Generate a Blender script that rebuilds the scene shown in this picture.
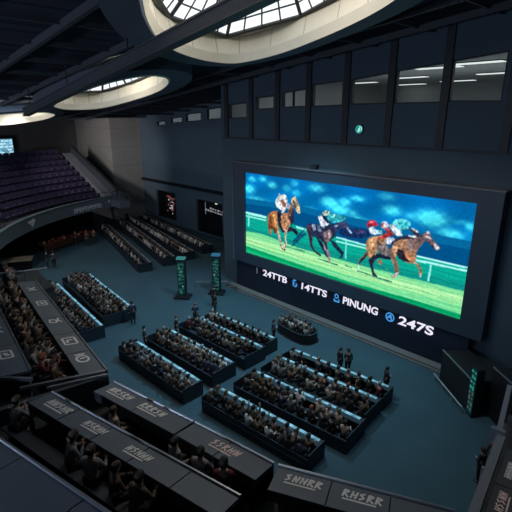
import bpy, bmesh, math, random
import numpy as np
from mathutils import Vector, Matrix
for o in list(bpy.data.objects): bpy.data.objects.remove(o)
SC = bpy.context.scene
COL = SC.collection
rnd = random.Random(7)
R = math.radians
# ---------------------------------------------------------------- camera, sky, exposure, large lights
CAM_F, PITCH, YAW, EYE = 453.0, 17.5, 46.4, 15.0
cam = bpy.data.cameras.new('camera'); camo = bpy.data.objects.new('camera', cam); COL.objects.link(camo)
cam.sensor_width = 36; cam.lens = 36*CAM_F/512; cam.clip_end = 400
camo.location = (0, 0, EYE); camo.rotation_euler = (R(90-PITCH), 0, R(YAW))
SC.camera = camo
SC.view_settings.view_transform = 'Standard'; SC.view_settings.look = 'None'
SC.view_settings.gamma = 1; SC.view_settings.use_curve_mapping = False
SC.view_settings.exposure = 0.0
wd = bpy.data.worlds.new('overcast_sky'); SC.world = wd; wd.use_nodes = True
wn = wd.node_tree.nodes; wn['Background'].inputs[0].default_value = (0.93, 0.97, 1.0, 1); wn['Background'].inputs[1].default_value = 1.35
def spot(name, loc, target, col, power, size=80, blend=.9, radius=.15):
    l = bpy.data.lights.new(name, 'SPOT'); l.energy = power; l.color = col; l.spot_size = R(size); l.spot_blend = blend; l.shadow_soft_size = radius
    o = bpy.data.objects.new(name, l); COL.objects.link(o); o.location = loc
    o.rotation_euler = (Vector(target)-Vector(loc)).to_track_quat('-Z', 'Y').to_euler(); return o
FILL_SPOTS = [ # position, target, colour, power : added fill spots washing the hall, their cans are built with the ceiling
 ((-19, 20.6, 18.5), (-21, 19.5, 0), (.36, .76, 1.0), 6500, 95),
 ((-31.5, 22.4, 17.2), (-31, 14, 0), (.45, .76, 1.0), 2000, 100),
 ((-38.0, 6.5, 16.2), (-48, 22, 0), (.55, .8, 1.0), 1900, 110),
 ((-8.5, 18.6, 19.7), (-10, 18, 0), (.36, .7, 1.0), 1300, 90),
 ((-12.5, 3.2, 18.4), (-15, 4.5, 6), (.75, .85, 1.0), 220, 110),
 ((-48.5, 9.2, 13.7), (-62, 31, 8.5), (1.0, .95, .92), 6500, 46),
]
for i, (a, b, c, p, s) in enumerate(FILL_SPOTS): spot('wash_fill', a, b, c, p, s)
FILL_FLOODS = [((-4, -11, 12.5), (-12, 18, 19), (.6, .74, 1.0), 1500, 120), ((-18, -11, 11.5), (-22, 18, 17), (.6, .74, 1.0), 2600, 120), ((-34, -11, 10.5), (-38, 20, 14), (.62, .76, 1.0), 2600, 120), ((-52, -11, 10), (-58, 20, 12), (.85, .87, 1.0), 2600, 120)]  # added fill floods behind the camera, lifting ceiling, walls and people
for a, b, c, p, s in FILL_FLOODS: spot('flood_fill', a, b, c, p, s, .6, .2)

# ---------------------------------------------------------------- helpers
def sr(r, g, b):
    f = lambda c: ((c/255+.055)/1.055)**2.4 if c > 10 else c/255/12.92
    return (f(r), f(g), f(b))
MATS = {}
def mat(name, col, rough=.7, metal=0., noise=0., nscale=6., emis=None, estr=1., spec=.4):
    if name in MATS: return MATS[name]
    m = bpy.data.materials.new(name); m.use_nodes = True; nt = m.node_tree; b = nt.nodes['Principled BSDF']
    b.inputs['Roughness'].default_value = rough; b.inputs['Metallic'].default_value = metal
    b.inputs['Specular IOR Level'].default_value = spec
    b.inputs['Base Color'].default_value = (*col, 1)
    if noise:
        tc = nt.nodes.new('ShaderNodeTexCoord'); n = nt.nodes.new('ShaderNodeTexNoise'); n.inputs['Scale'].default_value = nscale; n.inputs['Detail'].default_value = 6
        mx = nt.nodes.new('ShaderNodeMix'); mx.data_type = 'RGBA'
        mx.inputs[6].default_value = (*[c*(1-noise) for c in col], 1); mx.inputs[7].default_value = (*[min(1, c*(1+noise)) for c in col], 1)
        nt.links.new(tc.outputs['Object'], n.inputs['Vector']); nt.links.new(n.outputs['Fac'], mx.inputs[0]); nt.links.new(mx.outputs[2], b.inputs['Base Color'])
    if emis:
        b.inputs['Emission Color'].default_value = (*emis, 1); b.inputs['Emission Strength'].default_value = estr
    MATS[name] = m; return m
def glow(name, col, s=1., noise=0., nscale=3.):
    if name in MATS: return MATS[name]
    m = bpy.data.materials.new(name); m.use_nodes = True; nt = m.node_tree; nt.nodes.remove(nt.nodes['Principled BSDF'])
    e = nt.nodes.new('ShaderNodeEmission'); e.inputs[0].default_value = (*col, 1); e.inputs[1].default_value = s
    if noise:
        tc = nt.nodes.new('ShaderNodeTexCoord'); n = nt.nodes.new('ShaderNodeTexNoise'); n.inputs['Scale'].default_value = nscale; n.inputs['Detail'].default_value = 3
        mr = nt.nodes.new('ShaderNodeMapRange'); mr.inputs[1].default_value = .35; mr.inputs[2].default_value = .65; mr.inputs[3].default_value = s*(1-noise); mr.inputs[4].default_value = s*(1+noise)
        nt.links.new(tc.outputs['Object'], n.inputs['Vector']); nt.links.new(n.outputs['Fac'], mr.inputs[0]); nt.links.new(mr.outputs[0], e.inputs[1])
    nt.links.new(e.outputs[0], nt.nodes['Material Output'].inputs[0]); MATS[name] = m; return m
def pane_mat(name, tint, clear, col):
    m = bpy.data.materials.new(name); m.use_nodes = True; nt = m.node_tree; b = nt.nodes['Principled BSDF']
    b.inputs['Base Color'].default_value = (*col, 1); b.inputs['Roughness'].default_value = .25
    t = nt.nodes.new('ShaderNodeBsdfTransparent'); t.inputs[0].default_value = (*tint, 1)
    mx = nt.nodes.new('ShaderNodeMixShader'); mx.inputs[0].default_value = clear
    nt.links.new(b.outputs[0], mx.inputs[1]); nt.links.new(t.outputs[0], mx.inputs[2]); nt.links.new(mx.outputs[0], nt.nodes['Material Output'].inputs[0])
    MATS[name] = m; return m

class MB:
    def __init__(s): s.v = []; s.f = []; s.m = []
    def add(s, vs, fs, mi=0):
        k = len(s.v); s.v += [tuple(v) for v in vs]; s.f += [tuple(i+k for i in f) for f in fs]; s.m += [mi]*len(fs); return s
    def box(s, c, d, rz=0., mi=0, M=None):
        x, y, z = d[0]/2, d[1]/2, d[2]/2
        vs = [Vector((a*x, b*y, e*z)) for e in (-1, 1) for b in (-1, 1) for a in (-1, 1)]
        T = Matrix.Translation(c) @ Matrix.Rotation(rz, 4, 'Z')
        if M: T = M @ T
        return s.add([T @ v for v in vs], [(0,2,3,1),(4,5,7,6),(0,1,5,4),(2,6,7,3),(0,4,6,2),(1,3,7,5)], mi)
    def prism(s, pts, z0, z1, mi=0):
        """pts: plan outline; z0/z1 numbers or functions of (x,y)"""
        n = len(pts); g0 = z0 if callable(z0) else (lambda x, y: z0); g1 = z1 if callable(z1) else (lambda x, y: z1)
        vs = [(x, y, g0(x, y)) for x, y in pts]+[(x, y, g1(x, y)) for x, y in pts]
        return s.add(vs, [tuple(range(n))[::-1], tuple(range(n, 2*n))]+[(i, (i+1) % n, n+(i+1) % n, n+i) for i in range(n)], mi)
    def quadbox(s, p, t, mi=0):
        """four corner points extruded by vector t"""
        n = len(p); vs = [Vector(q) for q in p]+[Vector(q)+Vector(t) for q in p]
        return s.add(vs, [tuple(range(n))[::-1], tuple(range(n, 2*n))]+[(i, (i+1) % n, n+(i+1) % n, n+i) for i in range(n)], mi)
    def tube(s, a, b, r, n=8, r2=None, mi=0, cap=True):
        a = Vector(a); b = Vector(b); r2 = r if r2 is None else r2; q = (b-a).to_track_quat('Z', 'Y')
        vs = [a+q @ Vector((r*math.cos(2*math.pi*i/n), r*math.sin(2*math.pi*i/n), 0)) for i in range(n)]
        vs += [b+q @ Vector((r2*math.cos(2*math.pi*i/n), r2*math.sin(2*math.pi*i/n), 0)) for i in range(n)]
        fs = [(i, (i+1) % n, n+(i+1) % n, n+i) for i in range(n)]
        if cap: fs += [tuple(range(n))[::-1], tuple(range(n, 2*n))]
        return s.add(vs, fs, mi)
    def path(s, pts, r, n=6, mi=0):
        for a, b in zip(pts, pts[1:]): s.tube(a, b, r, n, mi=mi)
        return s
    def bar(s, a, b, w, h, mi=0):
        """box beam between two points, vertical depth h, plan width w"""
        a = Vector(a); b = Vector(b); d = (b-a); p = Vector((-d.y, d.x, 0)).normalized()*w/2; u = Vector((0, 0, h/2))
        vs = [a-p-u, a+p-u, a+p+u, a-p+u, b-p-u, b+p-u, b+p+u, b-p+u]
        return s.add(vs, [(0,1,2,3),(7,6,5,4),(0,4,5,1),(1,5,6,2),(2,6,7,3),(3,7,4,0)], mi)
    def ball(s, c, r, seg=10, rings=7, sc=(1, 1, 1), mi=0):
        vs = []; fs = []
        for i in range(rings+1):
            t = math.pi*i/rings
            for j in range(seg):
                p = 2*math.pi*j/seg; vs.append((c[0]+r*sc[0]*math.sin(t)*math.cos(p), c[1]+r*sc[1]*math.sin(t)*math.sin(p), c[2]+r*sc[2]*math.cos(t)))
        for i in range(rings):
            for j in range(seg): fs.append((i*seg+j, (i+1)*seg+j, (i+1)*seg+(j+1) % seg, i*seg+(j+1) % seg))
        return s.add(vs, fs, mi)
    def build(s, name, mats, parent=None, smooth=False, loc=None, bevel=0):
        me = bpy.data.meshes.new(name); me.from_pydata([tuple(v) for v in s.v], [], s.f)
        mats = mats if isinstance(mats, (list, tuple)) else [mats]
        for m in mats: me.materials.append(m)
        me.polygons.foreach_set('material_index', s.m)
        if smooth: me.polygons.foreach_set('use_smooth', [True]*len(me.polygons))
        bm = bmesh.new(); bm.from_mesh(me); bmesh.ops.recalc_face_normals(bm, faces=bm.faces); bm.to_mesh(me); bm.free(); me.update()
        o = bpy.data.objects.new(name, me); COL.objects.link(o)
        if parent: o.parent = parent
        if loc: o.location = loc
        if bevel:
            b = o.modifiers.new('bevel', 'BEVEL'); b.width = bevel; b.segments = 2; b.limit_method = 'ANGLE'
        return o
def tag(o, label=None, cat=None, group=None, kind=None):
    if label: o['label'] = label
    if cat: o['category'] = cat
    if group: o['group'] = group
    if kind: o['kind'] = kind
    return o
def empty(name, loc, rz=0.):
    o = bpy.data.objects.new(name, None); COL.objects.link(o); o.location = loc; o.rotation_euler = (0, 0, rz); o.empty_display_size = .2; return o
ORD = ['first','second','third','fourth','fifth','sixth','seventh','eighth','ninth','tenth','eleventh','twelfth','thirteenth','fourteenth','fifteenth','sixteenth','seventeenth','eighteenth','nineteenth','twentieth']
def ordw(i):
    if i < 20: return ORD[i]
    t = ['twenty','thirty','forty','fifty'][(i+1)//10-2]
    u = (i+1) % 10
    return (t+'-'+ORD[u-1]) if u else t.replace('y', 'ieth')
def smooth_loop(P, n=6):
    out = []; k = len(P)
    for i in range(k):
        a, b, c, d = [Vector(P[(i+j-1) % k]) for j in range(4)]
        for t in [j/n for j in range(n)]:
            out.append(.5*((2*b)+(c-a)*t+(2*a-5*b+4*c-d)*t*t+(3*b-a-3*c+d)*t**3))
    return [(v.x, v.y) for v in out]
def offset_loop(L, d):
    k = len(L); area = sum(L[i][0]*L[(i+1) % k][1]-L[(i+1) % k][0]*L[i][1] for i in range(k)); sg = 1 if area > 0 else -1
    out = []
    for i in range(k):
        t = Vector(L[(i+1) % k])-Vector(L[i-1]); n = Vector((t.y, -t.x)).normalized()*sg*d
        out.append((L[i][0]+n.x, L[i][1]+n.y))
    return out
def inside(p, L):
    c = False; k = len(L)
    for i in range(k):
        (x1, y1), (x2, y2) = L[i], L[i-1]
        if (y1 > p[1]) != (y2 > p[1]) and p[0] < (x2-x1)*(p[1]-y1)/(y2-y1)+x1: c = not c
    return c
def text_mesh(name, s, material, width, height, parent, loc, rot, bold=.03, ext=.01, shear=0.):
    cu = bpy.data.curves.new(name, 'FONT'); cu.body = s; cu.extrude = ext; cu.offset = bold; cu.align_x = 'CENTER'; cu.align_y = 'CENTER'; cu.shear = shear
    o = bpy.data.objects.new(name, cu); COL.objects.link(o)
    dg = bpy.context.evaluated_depsgraph_get(); me = bpy.data.meshes.new_from_object(o.evaluated_get(dg)); bpy.data.objects.remove(o)
    xs = [v.co.x for v in me.vertices]; ys = [v.co.y for v in me.vertices]
    cx, cy = (min(xs)+max(xs))/2, (min(ys)+max(ys))/2; sx = width/(max(xs)-min(xs)); sy = height/(max(ys)-min(ys))
    for v in me.vertices: v.co.x = (v.co.x-cx)*sx; v.co.y = (v.co.y-cy)*sy
    me.materials.clear(); me.materials.append(material); me.name = name
    q = bpy.data.objects.new(name, me); COL.objects.link(q); q.parent = parent; q.location = loc; q.rotation_euler = rot; return q

# ---------------------------------------------------------------- materials
M_floor = mat('carpet', (.049, .099, .129), .75, noise=.25, nscale=.35, spec=.25)
M_navy = mat('navy_wall', (.062, .098, .130), .75, noise=.15, nscale=.5)
M_navyhi = mat('navy_panel', (.125, .175, .22), .7, noise=.12, nscale=.4)
M_black = mat('black_metal', (.018, .02, .026), .5)
M_ceil = mat('ceiling_black', (.026, .029, .05), .9)
M_beam = mat('beam_black', (.062, .066, .078), .7)
M_soffit = mat('soffit_navy', (.10, .115, .15), .6)
M_cream = mat('cream_plaster', (.72, .68, .58), .8, noise=.06, nscale=1.5)
M_stone = mat('pier_stone', (.36, .335, .31), .85, noise=.12, nscale=.8)
M_back = mat('back_plaster', (.15, .14, .135), .85, noise=.15, nscale=.6)
M_bal = mat('balcony_blue_grey', (.13, .165, .19), .6, noise=.12, nscale=.6)
M_step = mat('terrace_dark', (.045, .042, .052), .8)
M_seat = mat('purple_seat', (.06, .045, .095), .6)
M_booth = mat('booth_panel', (.022, .032, .048), .55)
M_top = mat('booth_top', (.035, .045, .058), .4)
M_strip = glow('desk_strip', (.20, .50, .68), .85, .6, 2.2)
M_desk = mat('gallery_desk_grey', (.10, .128, .165), .5, noise=.12, nscale=1.5)
M_deskdark = mat('gallery_desk_dark', (.05, .056, .066), .6)
M_rail = mat('rail_steel', (.25, .27, .30), .35, .6)
M_plaque = mat('plaque_white', (.75, .74, .74), .5)
M_plaquepink = mat('plaque_pink', (.78, .60, .58), .5)
M_gal = mat('gallery_floor', (.035, .037, .042), .8)
M_frame = mat('screen_frame', (.045, .068, .10), .45)
M_lamp = glow('lamp_white', (1, .97, .9), 1.6)
M_room = mat('office_grey', (.42, .43, .43), .8)
M_glass = pane_mat('window_glass', (.80, .86, .88), .85, (.05, .06, .07))
M_skyglass = pane_mat('skylight_glass', (.95, .97, .97), .93, (.5, .5, .5))
M_mull = mat('mullion_dark', (.05, .05, .05), .6)
M_wood = mat('beige_wood', (.42, .33, .25), .6, noise=.1, nscale=3)
M_red = mat('red_cloth', (.13, .045, .04), .7, noise=.4, nscale=3)
# ---------------------------------------------------------------- the setting
def cz(x, y=0): return max(13.7, 20.035+.115*x)
def structure(mb, name, m, **k): return tag(mb.build(name, m, **k), kind='structure')
XW, XE, YS, YWALL, YBACK = -72.0, 7.0, -12.0, 26.0, 34.6
structure(MB().prism([(XW-1, YS-1), (XE+1, YS-1), (XE+1, 38), (XW-1, 38)], -.3, 0), 'floor', M_floor)
ZC = lambda dz: (lambda x, y: cz(x)+dz)
# screen wall with its band of tapering office windows
WIN = [(-11.89,-9.05,15.59,15.54,17.75,18.00),(-15.22,-12.28,15.53,15.54,17.45,17.68),(-18.36,-15.68,15.51,15.53,17.10,17.36),(-21.62,-18.99,15.41,15.45,16.93,17.07),
       (-24.49,-22.17,15.37,15.42,16.50,16.69),(-27.30,-25.32,15.24,15.30,16.21,16.31),(-30.60,-28.36,14.53,14.63,15.73,15.86)]
WINB = [(-44.76,-42.14,14.22,14.36,15.47,15.67),(-49.07,-45.94,13.94,14.10,14.91,15.14),(-52.47,-49.95,13.71,13.87,14.40,14.60),(-55.91,-53.90,13.35,13.45,13.90,14.10)]
def wall_with_windows(mb, y, th, x0, x1, wins, zb=0., ztop=lambda x: cz(x)+1.4):
    t = (0, th, 0); q = lambda *p: mb.quadbox([(a, y, b) for a, b in p], t)
    wins = sorted(wins); xs = x0
    for a, b, zl, zr, tl, tr in wins:
        q((xs, zb), (a, zb), (a, ztop(a)), (xs, ztop(xs)))
        q((a, zb), (b, zb), (b, zr), (a, zl)); q((a, tl), (b, tr), (b, ztop(b)), (a, ztop(a))); xs = b
    q((xs, zb), (x1, zb), (x1, ztop(x1)), (xs, ztop(xs)))
mb = MB(); wall_with_windows(mb, YWALL, .35, -31.6, XE+.5, WIN+[(-8.2,-5.4,15.5,15.5,18.3,18.5)]); structure(mb, 'wall_north', M_navy)
# the set-back part of that wall, with two openings under a ledge
ALC = [(-57.3, -52.4, .6, 4.5), (-47.7, -42.3, .1, 4.4)]
mb = MB(); wall_with_windows(mb, YBACK, .35, XW, -31.2, WINB, zb=5.7)
for a, b in ((XW, ALC[0][0]), (ALC[0][1], ALC[1][0]), (ALC[1][1], -31.2)): mb.box(((a+b)/2, YBACK+.175, 2.85), (b-a, .35, 5.7))
for a, b, z0, z1 in ALC:
    mb.box(((a+b)/2, YBACK+.175, z0/2), (b-a, .35, z0)); mb.box(((a+b)/2, YBACK+.175, (z1+5.7)/2), (b-a, .35, 5.7-z1))
structure(mb, 'wall_northwest', M_navyhi)
mb = MB()
for a, b, z0, z1 in ALC:
    mb.box(((a+b)/2, YBACK+1.9, (z0+z1)/2), (b-a, .1, z1-z0)); mb.box((a-.05, YBACK+1.1, (z0+z1)/2), (.1, 1.6, z1-z0)); mb.box((b+.05, YBACK+1.1, (z0+z1)/2), (.1, 1.6, z1-z0))
    mb.box(((a+b)/2, YBACK+1.1, z1+.05), (b-a, 1.6, .1)); mb.box(((a+b)/2, YBACK+1.1, z0-.05), (b-a, 1.6, .1))
structure(mb, 'wall_alcove', M_black)
structure(MB().box((-45.9, YBACK-.12, 5.78), (29.4, .5, .35)), 'trim_1', M_black)
structure(MB().box((-31.45, 30.4, 8), (.3, 8.6, 16)).box((-31.45, 30.4, 16.6), (.3, 8.6, 1.5)), 'wall_return', M_navy)
structure(MB().box((-12.3, YWALL-.04, 13.0), (38.4, .1, .12)), 'trim_2', M_black)
mb = MB()
for x in [-30.9]+[(a[0]+b[1])/2 for a, b in zip(WIN, WIN[1:])]+[-8.6, -4.9]: mb.box((x, YWALL-.05, (13+cz(x)+1)/2), (.45, .12, cz(x)-12))
structure(mb, 'trim_3', M_black)
for i, (a, b, zl, zr, tl, tr) in enumerate(WIN+WINB+[(-8.2,-5.4,15.5,15.5,18.3,18.5)]):
    y = YBACK if (a, b, zl, zr, tl, tr) in WINB else YWALL; f = .09; mb = MB()
    mb.quadbox([(a, y+.02, zl), (a+f, y+.02, zl), (a+f, y+.02, tl), (a, y+.02, tl)], (0, .25, 0)); mb.quadbox([(b-f, y+.02, zr), (b, y+.02, zr), (b, y+.02, tr), (b-f, y+.02, tr)], (0, .25, 0))
    mb.quadbox([(a+f, y+.02, zl), (b-f, y+.02, zr), (b-f, y+.02, zr+f), (a+f, y+.02, zl+f)], (0, .25, 0)); mb.quadbox([(a+f, y+.02, tl-f), (b-f, y+.02, tr-f), (b-f, y+.02, tr), (a+f, y+.02, tl)], (0, .25, 0))
    w = structure(mb, 'window_%d' % (i+1), M_black)
    MB().quadbox([(a+f, y+.12, zl+f), (b-f, y+.12, zr+f), (b-f, y+.12, tr-f), (a+f, y+.12, tl-f)], (0, .02, 0)).build('window_pane', M_glass, w)
# office rooms behind the glass
def room(name, x0, x1, y0, y1, z0, z1):
    mb = MB(); mb.box(((x0+x1)/2, y1+.05, (z0+z1)/2), (x1-x0, .1, z1-z0)); mb.box(((x0+x1)/2, (y0+y1)/2, z0-.05), (x1-x0, y1-y0, .1)); mb.box(((x0+x1)/2, (y0+y1)/2, z1+.05), (x1-x0, y1-y0, .1))
    for x in (x0-.05, x1+.05): mb.box((x, (y0+y1)/2, (z0+z1)/2), (.1, y1-y0, z1-z0))
    return structure(mb, name, M_room)
room('wall_office', -31.2, 6.5, 26.5, 50, 14.2, 18.05)
room('wall_gallery_office', -66, -41, 35.0, 38, 12.6, 16.6)
LUM = [(-12.6,31.0),(-20.5,46.5),(-15.7,32.3),(-21.6,39.2),(-26.5,48.5),(-28.6,42.4),(-9.5,38.5),(-14.5,40)]
for i, (x, y) in enumerate(LUM):
    r = tag(empty('office_ceiling_light', (x, y, 18.05)), 'white panel light on the office ceiling behind the tapered windows, '+ordw(i)+' from the glass', 'ceiling light', 'panel lights in the office')
    MB().box((0, 0, -.03), (3.3, 1.0, .06)).build('light_frame', M_black, r); MB().box((0, 0, -.075), (3.2, .9, .03)).build('diffuser', M_lamp, r)
l = bpy.data.lights.new('office_light', 'AREA'); l.energy = 1150; l.size = 26; l.size_y = 6; l.shape = 'RECTANGLE'; o = bpy.data.objects.new('office_light', l); COL.objects.link(o); o.location = (-14, 34, 17.95)
l = bpy.data.lights.new('gallery_office_light', 'AREA'); l.energy = 130; l.size = 22; l.size_y = 1; l.shape = 'RECTANGLE'; o = bpy.data.objects.new('gallery_office_light', l); COL.objects.link(o); o.location = (-53, 36.4, 16.5)
# far west wall, pier, south and east walls
structure(MB().box((XW-.2, 12, 7.5), (.4, 54, 15)), 'wall_west', M_back)
structure(MB().prism([(XW, 30.0), (-60.7, 30.0), (-60.7, YBACK), (XW, YBACK)], 0, 14.6), 'wall_pier', M_stone)
structure(MB().box((-32, YS-.2, 10.5), (80, .4, 21)), 'wall_south', M_navy)
structure(MB().box((XE+.2, 12, 11), (.4, 50, 22)), 'wall_east', M_navy)
mb = MB()
for z in (2.6, 5.2, 7.8, 10.4, 13.0): mb.box((-60.69, 32.3, z), (.03, 4.6, .03)); mb.box((-66.3, 29.99, z), (11.3, .03, .03))
structure(mb, 'trim_4', M_back)

# ---------------------------------------------------------------- ceiling, beams and the three skylights
RIMS = [smooth_loop([(-14.17,8.4),(-15.9,9.6),(-18.1,11.5),(-19.73,13.73),(-20.67,16.3),(-20.3,18.1),(-17.8,18.65),(-14.7,18.15),(-12,17.35),(-9.86,16.33),(-6.5,14),(-4.5,11),(-5,8),(-8,6.3),(-11.5,6.7)]),
        smooth_loop([(-40.5,15.9),(-40.9,17.4),(-40.2,18.8),(-38.2,19.4),(-33.8,19.5),(-29.9,19),(-26.85,17.8),(-25.2,16.4),(-25.3,15.0),(-27,14.2),(-30,13.8),(-35,13.9),(-38.7,14.5)]),
        smooth_loop([(-43.3,16.0),(-45.2,17.1),(-49.0,17.2),(-52.2,16),(-54,14.6),(-55,13),(-54,11),(-50,10),(-45.9,11),(-43.6,13.2),(-42.9,14.8)])]
OFFS = [1.3, 1.4, .7]
OUT = [offset_loop(r, d) for r, d in zip(RIMS, OFFS)]
bm = bmesh.new(); es = []
def loop_edges(L):
    vs = [bm.verts.new((x, y, cz(x)+1.3)) for x, y in L]; return [bm.edges.new((vs[i], vs[(i+1) % len(vs)])) for i in range(len(vs))]
XS = [XW-1, -64, -55.1, -45, -30, -15, XE+1]
for L in [[(x, YS-1) for x in XS]+[(x, 34.96) for x in XS[::-1]]]+[offset_loop(r, .12) for r in RIMS]: es += loop_edges(L)
bmesh.ops.triangle_fill(bm, edges=es, use_beauty=True, use_dissolve=False)
me = bpy.data.meshes.new('ceiling'); bm.to_mesh(me); bm.free(); me.materials.append(M_ceil)
ceil = bpy.data.objects.new('ceiling', me); COL.objects.link(ceil); tag(ceil, kind='structure')
def clear_of_skylights(p, pad=0): return not any(inside(p, L) for L in OUT)
def beam_run(a, b, w, h, mb, dz):
    n = int((Vector(b)-Vector(a)).length/.25); run = None; prev = None
    for i in range(n+1):
        p = (a[0]+(b[0]-a[0])*i/n, a[1]+(b[1]-a[1])*i/n); ok = clear_of_skylights(p)
        if ok and run is None: run = p
        if (not ok or i == n or (ok and abs(p[0]+55.1) < .13)) and run is not None:
            e = p if ok else prev
            if e and (Vector(e)-Vector(run)).length > .3: mb.bar((*run, cz(run[0])+dz), (*e, cz(e[0])+dz), w, h)
            run = p if ok else None
        prev = p
mb = MB()
for y in (-8, -4, .3, 4.3, 8.3, 12.1, 20.9, 24.2): beam_run((XW, y), (XE, y), .22, .32, mb, .66)
structure(mb, 'trim_5', M_beam)
mb = MB()
for i in range(-6, 17): 
    x = -16.6-3.5*i
    if XW < x < XE: beam_run((x, YS), (x, 25.9 if x > -31.6 else 34.5), .14, .22, mb, .8)
structure(mb, 'trim_6', M_beam)
def ring(mb, A, B, za, zb, mi=0):
    n = len(A); vs = [(x, y, cz(x)+za) for x, y in A]+[(x, y, cz(x)+zb) for x, y in B]
    mb.add(vs, [(i, (i+1) % n, n+(i+1) % n, n+i) for i in range(n)], mi)
SKYN = ['large rounded skylight with a cream drum overhead, nearest the big screen', 'long oval skylight with cream drum, the middle one of three, behind the dark truss', 'farthest oval skylight, a cream crescent above the curved balcony']
for k, (L, O) in enumerate(zip(RIMS, OUT)):
    root = tag(empty('skylight', (0, 0, 0)), SKYN[k], 'skylight', 'skylights in the black ceiling')
    mb = MB(); ring(mb, L, O, 0, .05); ring(mb, O, O, .05, .6); ring(mb, O, offset_loop(L, .1), .6, .62); mb.build('soffit_ring', M_soffit, root, smooth=False)
    D = offset_loop(L, -.22); U = offset_loop(L, -.05)
    mb = MB(); ring(mb, L, offset_loop(L, -.12), 0, -.06); ring(mb, offset_loop(L, -.12), D, -.06, .40); mb.build('rim', M_cream, root, smooth=True)
    mb = MB(); ring(mb, D, U, .40, 1.32); ring(mb, L, offset_loop(L, .1), .0, 1.35); mb.build('drum', M_cream, root, smooth=True)
    n = len(L)
    for j in range(0, n, 5): MB().tube((*D[j], cz(D[j][0])+.41), (*U[j], cz(U[j][0])+1.3), .022, 4).build('drum_seam', mat('seam_grey', (.35, .33, .29), .8), root)
    # glazing: a polygonal hipped lantern on an octagon
    cx = sum(p[0] for p in L)/n; cy = sum(p[1] for p in L)/n; N = 9 if k == 0 else 10; PH = .37 if k == 0 else .1
    la = bpy.data.lights.new('skylight_fill', 'AREA'); la.shape = 'DISK'; la.size = 1.2; la.energy = [420, 300, 260][k]; la.color = (1, .9, .74); lo = bpy.data.objects.new('skylight_fill', la); COL.objects.link(lo); lo.location = (cx, cy, cz(cx)+3.2)  # added warm fill light that brightens the cream drum and rim
    # corners at equal arc-length
    per = [0]
    for i in range(n): per.append(per[-1]+(Vector(U[(i+1) % n])-Vector(U[i])).length)
    cor = []
    for q in range(N):
        t = per[-1]*(q+PH)/N; i = max(j for j in range(n) if per[j] <= t); w = (t-per[i])/(per[i+1]-per[i]); cor.append(Vector(U[i]).lerp(Vector(U[(i+1) % n]), w))
    C0 = Vector((cx, cy)); Z1 = 1.3; RISE = 2.2; glz = MB(); mul = MB()
    V = lambda p, z: Vector((p.x, p.y, cz(p.x)+z))
    inn = [C0+(c-C0)*.18 for c in cor]
    for q in range(N):
        a, b = cor[q], cor[(q+1) % N]; ia, ib = inn[q], inn[(q+1) % N]
        A, B, IA, IB = V(a, Z1), V(b, Z1), V(ia, Z1+RISE), V(ib, Z1+RISE)
        glz.add([A, B, IB, IA], [(0, 1, 2, 3)])
        mul.tube(A, B, .11, 6); mul.tube(A, IA, .09, 6); mul.tube(IA, IB, .06, 5)
        rows = 6; cols = max(2, round((a-b).length/1.05))
        for r_ in range(1, rows): t = r_/rows; mul.tube(A.lerp(IA, t), B.lerp(IB, t), .042, 4)
        for c_ in range(1, cols): t = c_/cols; mul.tube(A.lerp(B, t), IA.lerp(IB, t), .042, 4)
    glz.add([V(p, Z1+RISE) for p in inn], [tuple(range(N))])
    # sill closing the gap between the drum and the straight lantern edge
    sil = MB()
    for q in range(N):
        t0 = per[-1]*(q+PH)/N; t1 = per[-1]*(q+1+PH)/N
        mid = [Vector(U[i % n]) for i in range(2*n) if t0 < per[i % n]+(per[-1] if i >= n else 0) < t1]
        pts = [cor[q]]+mid+[cor[(q+1) % N]]
        if len(pts) > 2: sil.add([V(p, Z1) for p in pts], [tuple(range(len(pts)))])
    sil.build('lantern_sill', M_cream, root)
    mb = MB(); big = offset_loop(L, 1.0); ring(mb, U, U, 1.32, 1.42); mb.build('lantern_curb', M_mull, root)
    ring(mb := MB(), offset_loop(L, .12), big, 1.31, 1.34); mb.build('roof_flashing', M_mull, root)
    glz.build('glazing', M_skyglass, root); mul.build('glazing_bars', M_mull, root)
# the long truss under the skylights
tr = tag(empty('lighting_truss', (0, 0, 0)), 'long straight dark steel truss beam crossing under the skylights', 'truss')
A = Vector((-36.2, 11.58, 15.05)); B = Vector((-4.0, 9.2, 18.75))
mb = MB(); mb.bar(A, B, .34, .4); mb.build('truss_beam', M_beam, tr)
mb = MB(); mb.bar(A+Vector((0, 0, -.23)), B+Vector((0, 0, -.23)), .44, .07); mb.bar(A+Vector((0, 0, .23)), B+Vector((0, 0, .23)), .44, .07); mb.build('truss_flange', mat('flange', (.075, .078, .082), .5), tr)
for t in (.05, .3, .55, .8):
    p = A.lerp(B, t); MB().tube(p+Vector((0, 0, .3)), (p.x, p.y, cz(p.x)+1.2), .03, 6).build('hanger', M_black, tr)
lp = tag(empty('truss_floodlight', A+Vector((-.3, .1, -.1))), 'small white floodlight clamped to the far end of the dark truss', 'floodlight')
MB().box((0, 0, 0), (.3, .3, .26), .4).build('housing', M_black, lp); MB().box((.19, -.1, -.05), (.08, .3, .26), .4).build('lens', glow('flood_lens', (.9, .92, .95), .8), lp); MB().tube((0, 0, .2), (.3, 0, .35), .06).build('bracket', M_black, lp)
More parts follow.
